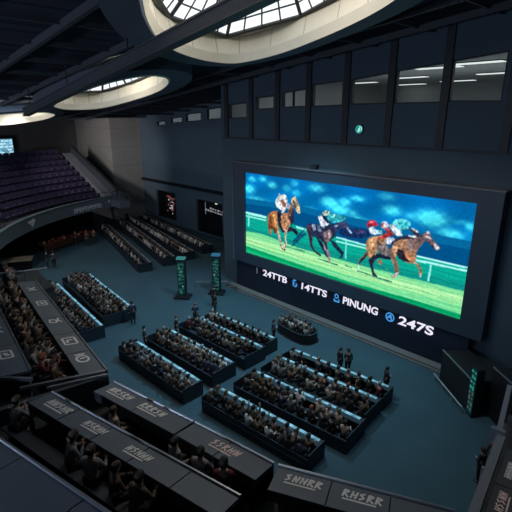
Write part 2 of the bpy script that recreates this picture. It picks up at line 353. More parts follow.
for i, (a, b, c, p, s) in enumerate(FILL_SPOTS):  # cans for the added fill spots
    d = (Vector(b)-Vector(a)).normalized()
    r = tag(empty('fill_downlight', a), 'added black fill-light can hanging from the beams, '+['above the middle of the floor','between the middle skylight and the far wall','above the floor before the balcony','beside the large skylight','above the near gallery','in front of the curved balcony'][i], 'downlight', 'added fill downlights')
    mb = MB(); q = d.to_track_quat('Z', 'Y')
    n = 14; rad = .26
    vs = [q @ Vector((rad*math.cos(2*math.pi*j/n), rad*math.sin(2*math.pi*j/n), z)) for z in (-.55, .05) for j in range(n)]
    mb.add(vs, [(j, (j+1) % n, n+(j+1) % n, n+j) for j in range(n)]+[tuple(range(n))]); mb.build('can', M_black, r)
    MB().tube((0, 0, .4), (0, 0, cz(a[0])+1.25-a[2]), .03, 6).build('stem', M_black, r)

for i, (a, b, c, p, sz) in enumerate(FILL_FLOODS):  # casings for the added fill floods, out of view
    r = tag(empty('fill_floodlight', a), 'added fill floodlight on the unseen south wall, '+['near the gallery corner','opposite the floor desks','opposite the far desks','opposite the curved balcony'][i], 'floodlight', 'added fill floodlights, south wall')
    MB().box((0, -.35, 0), (.6, .3, .45)).build('housing', M_black, r); MB().box((0, -.7, 0), (.15, .5, .15)).build('bracket', M_black, r)
# ---- the racing picture: colour, then outline points in metres on the screen plane
LED_POLYS = [
 ((0,78,130),[-29.88,7.87,-21.83,8.11,-17.34,7.95,-8.77,7.84,-8.56,6.43,-18.07,6.4,-29.91,6.54]),
 ((5,98,150),[-29.87,8.14,-21.85,8.41,-17.37,8.3,-8.82,8.22,-8.75,7.73,-17.33,7.75,-21.83,7.96,-29.88,7.7]),
 ((8,160,140),[-29.9,7.08,-25.42,7.08,-17.66,6.62,-12.39,6.6,-8.6,6.66,-8.36,4.99,-29.99,3.68]),
 ((10,140,128),[-29.93,5.81,-22.14,5.64,-13.37,5.64,-8.46,5.75,-8.36,4.99,-13.29,4.92,-29.96,4.8]),
 ((120,215,150),[-29.95,5.26,-25.88,5.49,-22.13,5.17,-17.55,5.12,-13.31,5.15,-8.4,5.28,-8.18,3.76,-13.17,3.79,-17.05,3.68,-27.79,4.05,-29.98,4.15]),
 ((165,230,160),[-29.96,4.9,-22.12,4.85,-17.53,4.83,-13.28,4.79,-8.35,4.94,-8.29,4.53,-13.23,4.32,-17.48,4.17,-22.1,4.29,-29.97,4.34]),
 ((0,150,95),[-29.98,4.15,-27.79,4.05,-17.05,3.68,-13.17,3.79,-8.19,3.82,-8.01,2.62,-30.03,2.26]),
 ((20,175,110),[-29.98,3.87,-17.03,3.46,-8.15,3.58,-8.12,3.34,-17.01,3.17,-30.0,3.4]),
 ((150,215,140),[-29.95,5.1,-22.12,4.98,-13.29,4.95,-8.37,5.09,-8.36,5.02,-13.29,4.9,-22.12,4.91,-29.95,5.03]),
 ((190,238,175),[-29.96,4.88,-22.11,4.72,-13.27,4.69,-8.33,4.84,-8.32,4.77,-13.26,4.64,-22.11,4.66,-29.96,4.8]),
 ((120,200,140),[-29.96,4.71,-22.11,4.53,-13.24,4.49,-8.31,4.64,-8.3,4.57,-13.24,4.44,-22.1,4.46,-29.96,4.64]),
 ((165,225,150),[-29.97,4.54,-22.1,4.33,-13.22,4.29,-8.28,4.45,-8.27,4.38,-13.22,4.24,-22.1,4.27,-29.97,4.47]),
 ((95,200,130),[-29.97,4.38,-22.09,4.14,-13.2,4.09,-8.25,4.26,-8.24,4.19,-13.2,4.04,-22.09,4.07,-29.97,4.3]),
 ((165,240,235),[-28.58,7.1,-25.42,7.06,-25.42,6.86,-28.58,6.9]),
 ((165,240,235),[-28.59,6.78,-25.42,6.75,-25.42,6.64,-28.59,6.66]),
 ((110,225,215),[-27.57,6.82,-27.37,6.85,-27.41,5.81,-27.61,5.86]),
 ((165,240,235),[-22.19,6.83,-21.19,6.76,-21.18,6.61,-22.18,6.68]),
 ((165,240,235),[-18.43,6.74,-15.89,6.65,-15.88,6.54,-18.43,6.62]),
 ((165,240,235),[-18.41,6.43,-15.87,6.43,-15.86,6.34,-18.41,6.33]),
 ((120,225,215),[-17.62,6.56,-17.5,6.58,-17.46,5.29,-17.57,5.26]),
 ((185,248,245),[-12.8,6.74,-9.15,6.74,-9.14,6.64,-12.79,6.6]),
 ((165,240,235),[-12.77,6.48,-9.12,6.54,-9.11,6.43,-12.76,6.32]),
 ((150,235,230),[-11.46,6.34,-11.35,6.34,-11.38,5.27,-11.5,5.28]),
 ((20,95,115),[-21.32,6.48,-21.13,6.37,-22.36,5.22,-22.6,5.1,-22.23,5.81]),
 ((190,110,55),[-25.23,7.17,-24.81,7.54,-24.18,7.69,-23.93,7.37,-24.14,6.88,-23.98,6.19,-24.21,5.81,-24.57,6.08,-24.86,6.13,-24.78,5.6,-25.02,5.68,-25.26,6.37]),
 ((225,160,90),[-24.73,7.35,-24.31,7.52,-24.19,6.87,-24.07,6.17,-24.37,6.43,-24.51,6.92]),
 ((110,60,35),[-24.65,6.38,-24.29,6.23,-24.26,5.8,-24.54,5.87]),
 ((120,70,40),[-25.01,7.05,-24.76,7.14,-24.65,6.38,-24.83,6.03,-25.08,6.3]),
 ((40,35,50),[-24.2,7.48,-23.77,7.65,-23.77,6.64,-23.49,6.28,-23.0,6.57,-22.61,6.69,-22.04,6.34,-22.11,6.11,-22.6,6.34,-23.06,6.15,-23.59,6.03,-24.02,6.49]),
 ((200,130,85),[-23.9,7.23,-23.52,7.64,-22.97,7.69,-22.57,7.44,-22.84,6.8,-23.02,6.31,-23.49,6.26,-23.75,6.64]),
 ((235,170,110),[-23.42,7.3,-23.16,7.49,-23.02,7.07,-23.09,6.45,-23.34,6.61]),
 ((230,195,160),[-23.39,6.4,-23.07,6.35,-23.2,5.61,-23.06,5.23,-23.26,4.64,-23.5,4.8,-23.3,5.28]),
 ((215,185,160),[-24.18,6.15,-23.9,6.1,-23.75,5.5,-23.64,5.0,-23.34,4.77,-23.26,4.62,-23.56,4.63,-23.87,4.95,-24.03,5.55]),
 ((40,35,40),[-23.63,4.81,-23.48,4.74,-23.53,4.61,-23.7,4.78]),
 ((40,35,40),[-23.34,4.77,-23.21,4.78,-23.26,4.59,-23.4,4.63]),
 ((50,40,55),[-23.03,7.61,-22.71,8.5,-22.43,7.95,-22.4,7.17,-22.65,6.73,-22.89,7.19]),
 ((150,100,70),[-23.04,7.86,-22.71,8.52,-22.56,8.13,-22.77,7.51,-23.03,7.42]),
 ((235,200,150),[-22.74,8.83,-22.34,9.1,-22.07,8.68,-21.87,8.33,-21.79,7.86,-22.04,7.82,-22.36,8.16,-22.71,8.5]),
 ((120,80,50),[-22.63,8.7,-22.42,8.78,-22.21,8.28,-22.31,8.12,-22.54,8.42]),
 ((245,245,235),[-24.43,8.34,-24.31,8.63,-24.13,8.8,-24.0,9.11,-23.8,8.96,-23.51,9.12,-23.27,9.01,-23.09,8.64,-23.15,8.24,-23.3,7.82,-23.77,7.79,-24.25,7.98]),
 ((150,90,65),[-23.88,8.55,-23.62,8.69,-23.22,8.33,-23.24,8.08,-23.61,8.19]),
 ((210,200,215),[-23.25,8.42,-22.92,8.42,-22.79,8.24,-23.04,8.01,-23.27,8.12]),
 ((30,30,45),[-24.18,7.54,-23.88,7.75,-23.73,6.95,-24.09,7.09]),
 ((250,250,250),[-23.77,7.85,-23.44,7.92,-23.37,7.71,-23.7,7.56]),
 ((25,30,35),[-22.64,6.48,-22.26,6.62,-21.95,6.36,-22.06,6.08,-22.3,6.28]),
 ((10,85,110),[-21.24,6.76,-21.87,5.95,-22.14,5.65,-22.5,5.35,-22.47,5.56,-22.03,6.15,-21.42,6.69]),
 ((38,42,62),[-21.18,6.95,-20.83,7.25,-20.24,7.35,-19.76,7.18,-19.31,7.37,-18.66,7.58,-18.39,7.17,-18.56,6.68,-18.99,6.22,-19.46,6.02,-19.83,6.24,-20.31,6.34,-20.64,6.27,-21.04,6.49]),
 ((85,50,60),[-21.14,7.0,-20.73,7.24,-20.66,6.65,-20.92,6.49]),
 ((150,170,200),[-20.69,7.23,-20.35,7.3,-20.27,6.82,-20.5,6.73]),
 ((120,140,170),[-20.24,7.3,-19.9,7.22,-19.71,6.83,-20.03,6.77]),
 ((60,40,50),[-20.98,6.55,-20.55,6.34,-20.51,5.61,-20.25,5.28,-19.62,5.07,-19.76,4.96,-20.37,5.17,-20.76,5.61]),
 ((25,28,42),[-20.25,6.4,-19.7,6.12,-19.2,5.46,-18.97,5.06,-19.17,5.01,-19.49,5.42,-19.93,5.91]),
 ((170,140,150),[-19.68,6.74,-19.24,6.17,-19.07,5.54,-18.87,5.29,-18.79,4.76,-18.95,4.73,-19.15,5.23,-19.41,5.56]),
 ((60,45,60),[-19.69,6.93,-19.46,6.93,-19.24,6.17,-19.1,5.62,-19.27,5.64,-19.57,6.19]),
 ((25,35,55),[-18.92,6.42,-18.46,6.28,-18.0,5.91,-17.68,5.73,-17.82,5.28,-18.08,5.17,-17.9,5.51,-18.32,5.77,-18.66,5.98]),
 ((130,105,110),[-19.54,6.86,-19.05,7.12,-18.7,6.93,-18.89,6.41,-19.2,6.06,-19.54,6.3]),
 ((180,160,150),[-19.17,6.84,-18.93,6.98,-18.82,6.63,-19.05,6.44]),
 ((48,48,80),[-19.11,7.3,-18.34,7.77,-18.0,7.89,-18.14,7.47,-18.48,6.95,-18.85,7.09]),
 ((62,60,92),[-18.25,7.76,-18.03,7.96,-17.73,7.92,-17.35,7.58,-17.11,7.27,-17.23,7.14,-17.66,7.28,-18.1,7.42]),
 ((225,235,245),[-17.6,7.54,-17.45,7.5,-17.11,7.23,-17.26,7.15]),
 ((150,180,200),[-18.65,7.49,-18.27,7.6,-18.32,7.44,-18.59,7.36]),
 ((60,195,200),[-19.3,8.11,-18.82,8.37,-18.16,8.31,-17.61,8.2,-17.82,7.97,-18.34,7.74,-18.77,7.63,-19.22,7.76]),
 ((130,220,215),[-19.03,8.2,-18.7,8.31,-18.48,8.2,-18.9,7.99]),
 ((240,243,250),[-20.12,7.87,-19.81,8.05,-19.33,7.74,-19.07,7.51,-19.5,7.13,-19.82,7.24,-19.96,7.54]),
 ((205,220,190),[-19.76,8.24,-19.38,8.47,-19.06,8.4,-19.22,8.12,-19.63,8.0]),
 ((22,28,45),[-19.77,8.05,-19.47,8.05,-19.03,7.59,-19.27,7.55,-19.62,7.78]),
 ((40,40,55),[-19.59,7.23,-18.98,7.48,-18.65,7.53,-19.03,7.33,-19.41,7.12]),
 ((22,48,92),[-18.17,7.36,-17.05,7.58,-16.09,7.69,-15.56,7.55,-15.84,7.22,-16.46,6.96,-17.11,6.87,-17.68,6.88,-18.15,6.97]),
 ((70,60,100),[-17.04,7.46,-16.29,7.6,-16.07,7.46,-16.7,7.24]),
 ((190,210,235),[-17.61,7.51,-17.4,7.49,-17.11,7.21,-17.24,7.14]),
 ((170,120,75),[-15.03,5.73,-14.74,5.95,-14.63,5.63,-14.8,5.49]),
 ((150,100,70),[-15.86,6.22,-15.63,6.04,-16.0,5.61,-16.3,5.3,-16.34,4.75,-16.45,4.72,-16.47,5.18,-16.39,5.52,-16.07,5.92]),
 ((40,45,45),[-15.95,6.01,-15.79,6.0,-16.0,5.61,-16.3,5.3,-16.38,5.2,-16.39,5.45,-16.09,5.79]),
 ((200,240,220),[-16.44,5.12,-16.33,5.14,-16.32,4.72,-16.45,4.69]),
 ((22,28,42),[-15.42,6.08,-14.63,6.35,-14.08,6.29,-13.81,6.08,-14.49,5.97,-14.9,5.97,-15.33,5.65,-15.62,5.67]),
 ((195,138,88),[-15.99,6.89,-15.63,7.26,-15.03,7.42,-14.56,7.67,-14.28,7.34,-14.58,6.83,-15.06,6.61,-15.17,6.12,-15.49,5.67,-15.62,5.7,-15.79,6.09,-15.95,6.44]),
 ((225,170,115),[-15.77,7.0,-15.47,7.2,-15.25,7.01,-15.47,6.54,-15.68,6.59]),
 ((125,108,105),[-15.1,7.01,-14.48,6.89,-13.98,6.77,-13.57,6.99,-13.67,6.57,-14.1,6.18,-14.72,6.22,-15.09,6.35,-15.14,6.71]),
 ((160,140,130),[-14.93,6.89,-14.48,6.83,-14.17,6.69,-14.55,6.56,-14.91,6.65]),
 ((38,36,48),[-15.29,6.11,-15.01,6.03,-15.35,5.43,-15.19,4.89,-14.91,4.68,-14.97,4.56,-15.26,4.61,-15.47,5.11,-15.7,5.64]),
 ((160,230,235),[-15.52,7.76,-14.87,7.82,-14.8,7.6,-15.39,7.42]),
 ((225,240,250),[-15.86,7.79,-15.49,8.0,-15.29,7.69,-15.0,7.58,-15.39,7.42,-15.76,7.47]),
 ((205,40,58),[-16.03,7.95,-15.98,8.2,-15.78,8.34,-15.51,8.4,-15.26,8.24,-15.19,8.05,-15.69,7.94,-15.94,7.78]),
 ((240,110,110),[-15.82,8.26,-15.57,8.33,-15.56,8.19,-15.79,8.11]),
 ((230,225,228),[-14.99,8.25,-14.88,8.42,-14.61,8.44,-14.37,8.22,-14.68,7.9,-14.94,7.99]),
 ((190,50,55),[-14.99,8.2,-14.81,8.28,-14.84,8.05,-14.95,8.05]),
 ((205,62,55),[-14.74,7.99,-14.42,8.05,-13.96,7.72,-14.25,7.55,-14.62,7.32,-15.16,7.17,-14.75,7.57,-14.47,7.76]),
 ((150,30,40),[-14.69,7.53,-14.27,7.75,-14.12,7.66,-14.53,7.4]),
 ((108,226,226),[-14.35,8.3,-13.97,8.69,-13.35,8.85,-12.95,8.64,-13.02,8.27,-13.46,8.1,-13.61,7.74,-13.93,7.72,-14.21,8.03]),
 ((60,200,210),[-13.69,8.56,-13.24,8.68,-13.04,8.46,-13.47,8.25]),
 ((238,247,247),[-14.44,8.23,-14.15,8.39,-13.61,8.0,-13.4,7.76,-13.78,7.62,-14.1,7.91]),
 ((222,230,245),[-14.63,7.16,-14.42,7.47,-14.01,7.5,-13.8,7.31,-14.06,7.04,-14.39,6.99]),
 ((40,45,90),[-14.2,7.04,-14.04,7.3,-13.83,7.39,-14.0,6.95]),
 ((35,30,40),[-14.07,7.12,-13.68,7.51,-13.55,7.36,-13.91,6.97]),
 ((150,102,75),[-13.97,6.91,-13.72,6.78,-13.74,6.28,-13.5,5.79,-13.4,5.35,-13.51,5.03,-13.81,4.84,-13.94,4.97,-13.65,5.2,-13.77,5.63,-14.06,6.11,-14.12,6.61]),
 ((215,195,185),[-13.61,5.3,-13.43,5.35,-13.51,5.03,-13.77,4.87,-13.9,4.98,-13.65,5.18]),
 ((188,132,92),[-14.01,7.13,-13.65,7.47,-13.11,7.64,-12.57,7.7,-12.19,7.63,-12.38,6.94,-12.37,6.51,-12.43,6.16,-12.94,6.09,-13.42,6.2,-13.74,6.55,-14.06,6.57]),
 ((225,165,110),[-13.98,6.95,-13.7,7.06,-13.68,6.66,-13.76,6.27,-13.88,6.52]),
 ((235,150,95),[-13.19,6.68,-12.73,6.69,-12.47,6.4,-12.54,6.25,-12.97,6.32]),
 ((165,135,130),[-13.1,7.53,-12.6,7.59,-12.48,7.27,-12.7,6.87,-13.01,7.16]),
 ((42,32,38),[-13.66,6.86,-13.28,6.83,-13.07,6.43,-12.67,6.19,-13.13,6.13,-13.52,6.24,-13.69,6.47]),
 ((192,140,95),[-12.55,6.33,-12.18,6.2,-11.92,5.91,-11.9,5.54,-11.99,5.39,-12.09,5.62,-12.1,5.87,-12.34,6.05]),
 ((210,230,225),[-12.07,5.61,-11.91,5.65,-11.93,5.39,-12.02,5.33]),
 ((142,106,92),[-13.03,7.59,-12.42,7.95,-12.07,8.05,-11.8,7.92,-12.09,7.48,-12.34,7.0,-12.56,7.08]),
 ((100,75,75),[-12.48,7.7,-12.07,7.95,-11.89,7.89,-12.19,7.63]),
 ((118,88,85),[-12.18,7.97,-12.02,8.22,-11.94,8.31,-11.68,8.2,-11.47,7.9,-11.04,7.57,-10.98,7.44,-11.14,7.28,-11.45,7.39,-11.69,7.65,-12.01,7.75]),
 ((232,222,220),[-11.43,7.74,-11.02,7.49,-10.99,7.42,-11.14,7.3,-11.32,7.47]),
 ((40,35,45),[-11.56,7.59,-11.43,7.53,-11.3,7.35,-11.45,7.39]),
 ((225,225,235),[-11.97,8.27,-11.8,8.36,-11.64,8.22,-11.82,8.15]),
 ((230,225,225),[-11.99,8.01,-11.7,8.04,-11.55,7.89,-11.74,7.89]),
 ((45,42,55),[-13.84,7.48,-13.39,7.71,-13.04,7.87,-12.49,7.87,-12.64,7.69,-13.19,7.58,-13.64,7.43,-13.91,7.28]),
 ((235,240,240),[-13.08,7.84,-12.64,7.91,-12.42,7.9,-12.67,7.75,-12.94,7.77]),
 ((62,52,62),[-13.09,8.32,-12.68,8.26,-12.24,8.05,-12.07,7.94,-12.44,7.81,-12.79,8.05]),
 ((230,232,235),[-12.91,8.32,-12.63,8.34,-12.36,8.15,-12.51,8.11]),
 ((60,140,105),[-23.28,5.01,-21.22,5.05,-21.21,4.95,-23.28,4.92]),
 ((60,140,105),[-19.95,4.78,-18.13,4.72,-18.12,4.61,-19.94,4.71]),
 ((60,140,105),[-17.53,4.83,-16.94,4.8,-16.93,4.73,-17.52,4.75]),
 ((60,140,105),[-16.52,4.71,-15.09,4.65,-15.09,4.56,-16.52,4.64]),
 ((60,140,105),[-15.01,4.6,-13.83,4.64,-13.82,4.5,-15.0,4.5]),
 ((60,140,105),[-14.93,5.39,-13.9,5.37,-13.9,5.31,-14.93,5.32]),
]
LED_BLOBS = [(-27.07,9.89,0.41,0.2,0.7),(-25.79,10.01,0.39,0.2,0.7),(-24.78,9.65,0.43,0.23,0.9),(-22.45,10.02,0.35,0.22,0.5),(-23.24,9.59,0.36,0.23,0.5),(-20.35,9.92,0.63,0.25,0.7),(-27.43,9.03,0.6,0.33,0.9),(-26.6,8.31,1.05,0.21,0.6),(-22.27,9.33,0.39,0.22,0.5),(-19.28,9.13,0.43,0.25,0.8),(-20.87,8.25,0.56,0.22,0.5),(-19.1,9.04,0.64,0.28,1),(-17.85,9.26,0.41,0.24,0.8),(-16.87,9.62,0.5,0.17,0.7),(-18.22,8.68,0.75,0.28,1),(-14.72,10.03,0.52,0.22,0.5),(-14.29,9.21,0.55,0.28,0.9),(-17.11,8.58,0.32,0.17,0.6),(-16.76,8.26,0.55,0.2,0.7),(-17.1,7.93,0.48,0.14,0.6),(-11.73,9.12,0.84,0.41,1.2),(-10.48,8.42,0.68,0.26,0.9),(-9.47,9.01,0.22,0.22,0.7),(-9.88,9.17,0.49,0.14,0.4),(-10.45,7.95,0.52,0.17,0.5),(-11.29,7.96,0.24,0.18,0.7),(-12.99,9.06,0.39,0.18,0.5),(-24.43,8.12,1.07,0.2,0.3),(-15.79,8.22,0.67,0.13,0.35)]
# ---------------------------------------------------------------- the big video screen
SX0, SX1, SZ0, SZ1, SY = -27.83, -9.22, 3.50, 10.38, 25.33
scr = tag(empty('video_screen', ((SX0+SX1)/2, 25.7, 0)), 'giant landscape video screen showing three racehorses, above a strip of glowing words', 'screen')
def sbox(mb, x0, x1, z0, z1, y0, y1): 
    o = scr.location; return mb.box(((x0+x1)/2-o.x, (y0+y1)/2-o.y, (z0+z1)/2), (x1-x0, y1-y0, z1-z0))
mb = MB(); sbox(mb, -29.2, SX0, 2.6, 11.12, 25.15, 26); sbox(mb, SX1, -7.9, 2.6, 11.12, 25.15, 26); sbox(mb, SX0, SX1, SZ1, 11.12, 25.15, 26); sbox(mb, SX0, SX1, 2.6, SZ0, 25.15, 26)
fr = mb.build('screen_frame', M_frame, scr)
mb = MB(); sbox(mb, -29.25, -7.85, 11.12, 11.2, 25.08, 26); sbox(mb, -29.28, -29.2, 2.6, 11.2, 25.08, 26); mb.build('frame_edge', mat('frame_edge', (.16, .17, .19), .4), fr)
# the picture: a fine grid whose points carry the display colours
NX, NZ = 520, 194
gx, gz = np.meshgrid(np.linspace(SX0, SX1, NX), np.linspace(SZ0, SZ1, NZ))
t = (gz-SZ0)/(SZ1-SZ0)
def lerp3(a, b, w): return np.array(a)[None, None]*(1-w[..., None])+np.array(b)[None, None]*w[..., None]
img = lerp3((0, 122, 186), (2, 102, 170), np.clip((t-.5)*2, 0, 1))
def pip(poly):
    p = np.array(poly).reshape(-1, 2); c = np.zeros(gx.shape, bool)
    for i in range(len(p)):
        (x1, y1), (x2, y2) = p[i], p[i-1]
        if y1 == y2: continue
        c ^= ((y1 > gz) != (y2 > gz)) & (gx < (x2-x1)*(gz-y1)/(y2-y1)+x1)
    return c
rs = np.random.RandomState(3)
for x, z, a, b, k in LED_BLOBS:
    d = ((gx-x)/a)**2+((gz-z)/b)**2; w = np.clip(1.15*k*np.exp(-(d*.8)**1.25)*(1+.25*np.sin(gx*9+z)*np.sin(gz*13)), 0, 1)
    img = img*(1-w[..., None])+np.array((70, 222, 242))[None, None]*w[..., None]
w = .18*np.sin(gx*1.3+2*gz+3*np.sin(gz*1.7))*np.clip((t-.3)*3, 0, 1); img = img*(1+w[..., None]*.5)
NB = 13; NA_ = next(i for i, (c, p) in enumerate(LED_POLYS) if c == (20, 95, 115))
BR = rs.randn(NZ, NX)
for sft, ax in ((1, 0), (2, 0), (1, 1), (1, 0), (2, 1)): BR = BR+np.roll(BR, sft, ax)
BR = np.clip(BR/BR.std(), -2, 2)*.5
for i, (c, p) in enumerate(LED_POLYS):
    m = pip(p); img[m] = c
    if i >= NA_: # short brush strokes over animals and riders
        img[m] = np.clip(img[m]*(.84+.34*BR[m])[:, None]+np.array((0, 6, 14)), 0, 255)
    if i == NB-1:   # turf streaks following the track
        sl = gz+.02*gx; st = .06*np.sin(sl*47+np.sin(gx*.8)*1.5)+.05*np.sin(sl*23+1+np.sin(gx*1.7))
        lo = t < .42; img[lo] = img[lo]*(1+st[lo][:, None]); 
# soft film grain of the blown-up picture
k = np.repeat(np.repeat(rs.rand(NZ//2+1, NX//3+1), 2, 0), 3, 1)[:NZ, :NX]; img = np.clip(img*(.94+.12*k[..., None]), 0, 255)
img = sum(np.roll(np.roll(np.pad(img, ((1, 1), (1, 1), (0, 0)), 'edge'), i, 0), j, 1)*w_ for i, j, w_ in [(0, 0, .36), (1, 0, .16), (-1, 0, .16), (0, 1, .16), (0, -1, .16)])[1:-1, 1:-1]
lin = np.where(img/255 <= .04045, img/255/12.92, ((img/255+.055)/1.055)**2.4)
o = scr.location; vs = np.stack([gx-o.x, np.full(gx.shape, SY-o.y), gz], -1).reshape(-1, 3)
ii = (np.arange(NZ-1)[:, None]*NX+np.arange(NX-1)[None]).reshape(-1); fs = np.stack([ii, ii+1, ii+NX+1, ii+NX], -1)
me = bpy.data.meshes.new('display'); me.from_pydata(vs.tolist(), [], fs.tolist())
at = me.color_attributes.new('picture', 'FLOAT_COLOR', 'POINT'); at.data.foreach_set('color', np.concatenate([lin.reshape(-1, 3), np.ones((NX*NZ, 1))], 1).astype(np.float32).reshape(-1))
m = bpy.data.materials.new('display_picture'); m.use_nodes = True; nt = m.node_tree; nt.nodes.remove(nt.nodes['Principled BSDF'])
e = nt.nodes.new('ShaderNodeEmission'); a = nt.nodes.new('ShaderNodeAttribute'); a.attribute_name = 'picture'; nt.links.new(a.outputs['Color'], e.inputs[0]); e.inputs[1].default_value = 1.15
nt.links.new(e.outputs[0], nt.nodes['Material Output'].inputs[0]); me.materials.append(m)
d = bpy.data.objects.new('display', me); COL.objects.link(d); d.parent = scr
MB().box((0, 0, 0), (.5, .35, .3)).build('sensor_box', M_black, scr, loc=(-2.2, -.2, 11.35))
tk = MB(); sbox(tk, -29.0, -8.6, .25, 2.6, 25.3, 26); tk = tk.build('ticker_panel', mat('ticker_black', (.012, .022, .045), .6), scr)
M_txt = glow('ticker_white', (.86, .84, 1.0), 1.0); M_pink = glow('ticker_pink', (.9, .45, .75), .8); M_ic = glow('ticker_blue', (.06, .32, .75), 1.0)
for s, x0, x1, z0, z1 in (('24TTB', -25.7, -22.95, 1.93, 2.47), ('14TTS', -21.42, -18.95, 1.92, 2.46), ('PINUNG', -17.5, -14.62, 1.92, 2.48), ('247S', -13.1, -10.72, 1.85, 2.47)):
    text_mesh('ticker_word', s, M_txt, x1-x0, z1-z0, tk, ((x0+x1)/2-o.x, 25.28-o.y, (z0+z1)/2), (R(90), 0, 0), .022, .01, .06)
def icon(x, z, kind):
    mb = MB(); cx = x-o.x; y = 25.27-o.y; n = 18
    def arc(r0, r1, a0, a1, dx=0, dz=0):
        k = 14; P = [(cx+dx+r*math.cos(R(a0+(a1-a0)*i/k)), y, z+dz+r*math.sin(R(a0+(a1-a0)*i/k))) for r in (r0, r1) for i in range(k+1)]
        mb.add(P, [(i, i+1, k+2+i, k+1+i) for i in range(k)])
    def ln(x0, z0, x1, z1, w=.05):
        d = Vector((x1-x0, z1-z0)).normalized()*w; p = Vector((-d.y, d.x))
        mb.add([(cx+x0-p.x, y, z+z0-p.y), (cx+x1-p.x, y, z+z1-p.y), (cx+x1+p.x, y, z+z1+p.y), (cx+x0+p.x, y, z+z0+p.y)], [(0, 1, 2, 3)])
    if kind == 0: ln(-.2, .28, .1, .28); arc(.12, .22, 100, 400, 0, -.06); ln(-.2, .25, -.2, -.2); ln(.05, -.05, .2, -.05)
    if kind == 1: arc(.1, .19, 0, 360, 0, .12); ln(-.22, -.1, -.12, -.28); ln(-.24, -.28, .26, -.28, .06); ln(.2, -.05, .24, -.26)
    if kind == 2: arc(.24, .33, 0, 360); ln(-.2, -.12, .05, .18); ln(.05, .18, .12, -.2); ln(-.14, .0, .16, -.04)
    return mb.build('ticker_icon', M_ic, tk)
icon(-22.07, 2.17, 0); icon(-18.05, 2.2, 1); icon(-13.7, 2.14, 2)
mb = MB(); mb.box((-26.42-o.x, 25.28-o.y, 2.16), (.1, .02, .5)); mb.build('ticker_bar', glow('ticker_dim', (.2, .2, .3), .6), tk)
mb = MB(); mb.ball((-25.62-o.x, 25.27-o.y, 2.38), .09, sc=(1, .2, 1)); mb.build('ticker_spot', M_pink, tk)
structure(MB().box((-19, 24.95, .12), (21.5, .6, .24)).box((-19, 24.6, .05), (21.7, .12, .1)), 'trim_7', mat('kerb_grey', (.20, .19, .18), .6))
# exit lamp on the wall
ex = tag(empty('exit_sign', (-17.5, 25.9, 14.0)), 'small round green glowing exit sign under the office windows', 'sign')
MB().tube((0, .1, 0), (0, 0, 0), .32, 20).build('housing', M_black, ex); MB().tube((0, 0, 0), (0, -.03, 0), .27, 20).build('lit_disc', glow('exit_green', (.02, .26, .25), 1.0), ex)
mb = MB(); mb.tube((.02, -.04, -.1), (.06, -.04, .08), .055, 6); mb.tube((.06, -.04, -.12), (-.06, -.04, -.12), .05, 6); mb.ball((.09, -.04, .15), .05); mb.box((.2, -.03, .03), (.05, .03, .24)); mb.build('running_figure', glow('exit_white', (.45, .95, .85), 1.0), ex)

# ---------------------------------------------------------------- curved balcony on the far left
BC = (-30.1, 29.4)
def pol(r, a): return (BC[0]+r*math.cos(R(a)), BC[1]+r*math.sin(R(a)))
A0, A1, NA = 185.5, 262, 40
AN = [A0+(A1-A0)*i/NA for i in range(NA+1)]
def sector(mb, r0, r1, z0, z1, an=AN, mi=0):
    k = len(an); vs = [(*pol(r, a), z) for z in (z0, z1) for r in (r0, r1) for a in an]
    g = lambda z, r, i: (z*2+r)*k+i; fs = []
    for i in range(k-1): fs += [(g(0,0,i), g(0,0,i+1), g(0,1,i+1), g(0,1,i)), (g(1,0,i), g(1,1,i), g(1,1,i+1), g(1,0,i+1)), (g(0,0,i), g(1,0,i), g(1,0,i+1), g(0,0,i+1)), (g(0,1,i), g(0,1,i+1), g(1,1,i+1), g(1,1,i))]
    fs += [(g(0,0,0), g(0,1,0), g(1,1,0), g(1,0,0)), (g(0,0,k-1), g(1,0,k-1), g(1,1,k-1), g(0,1,k-1))]
    return mb.add(vs, fs, mi)
NR = 9; RK = lambda k: 25.0+k*1.15; ZK = lambda k: 4.55+k*.6
mb = MB(); sector(mb, 23.2, 25.0, 3.8, 4.2)
for k in range(NR): sector(mb, RK(k), RK(k)+1.16, ZK(k)-.75, ZK(k))
sector(mb, RK(NR), 42.5, ZK(NR)-.9, ZK(NR-1)+.1)
structure(mb, 'floor_balcony', M_step)
mb = MB(); sector(mb, 22.95, 23.2, 3.85, 5.15); sector(mb, 22.85, 23.3, 5.15, 5.25)
bf = structure(mb, 'wall_balcony_front', M_bal)
M_logo = mat('fascia_logo', (.62, .64, .72), .5, emis=(.5, .52, .6), estr=.02)  # painted logos given a faint glow of their own to read brighter
def on_fascia(a, z, r=22.92):  # local frame on the curved front: u along, w up
    p = pol(r, a); tx = Vector((math.sin(R(a)), -math.cos(R(a)), 0)); return Vector((*p, z)), tx, Vector((0, 0, 1))
def fascia_bars(name, a, z, strokes, s, w=.05):
    P, U, W = on_fascia(a, z); mb = MB(); N = Vector((math.cos(R(a)), math.sin(R(a)), 0))*-.02
    for x0, y0, x1, y1 in strokes:
        d = Vector((x1-x0, y1-y0)).normalized()*w; q = Vector((-d.y, d.x))
        c = [(x0*s-q.x, y0*s-q.y), (x1*s-q.x, y1*s-q.y), (x1*s+q.x, y1*s+q.y), (x0*s+q.x, y0*s+q.y)]
        mb.quadbox([P+U*x+W*y for x, y in c], N)
    return mb.build(name, M_logo, bf)
fascia_bars('fascia_emblem', 221.5, 4.5, [(-.8,.3,.1,.35),(-.5,.1,.3,.45),(-.3,-.1,.2,.0),(0,.2,.5,.5),(-.1,-.35,.35,.05),(.3,.1,.7,.3)], .8, .09)
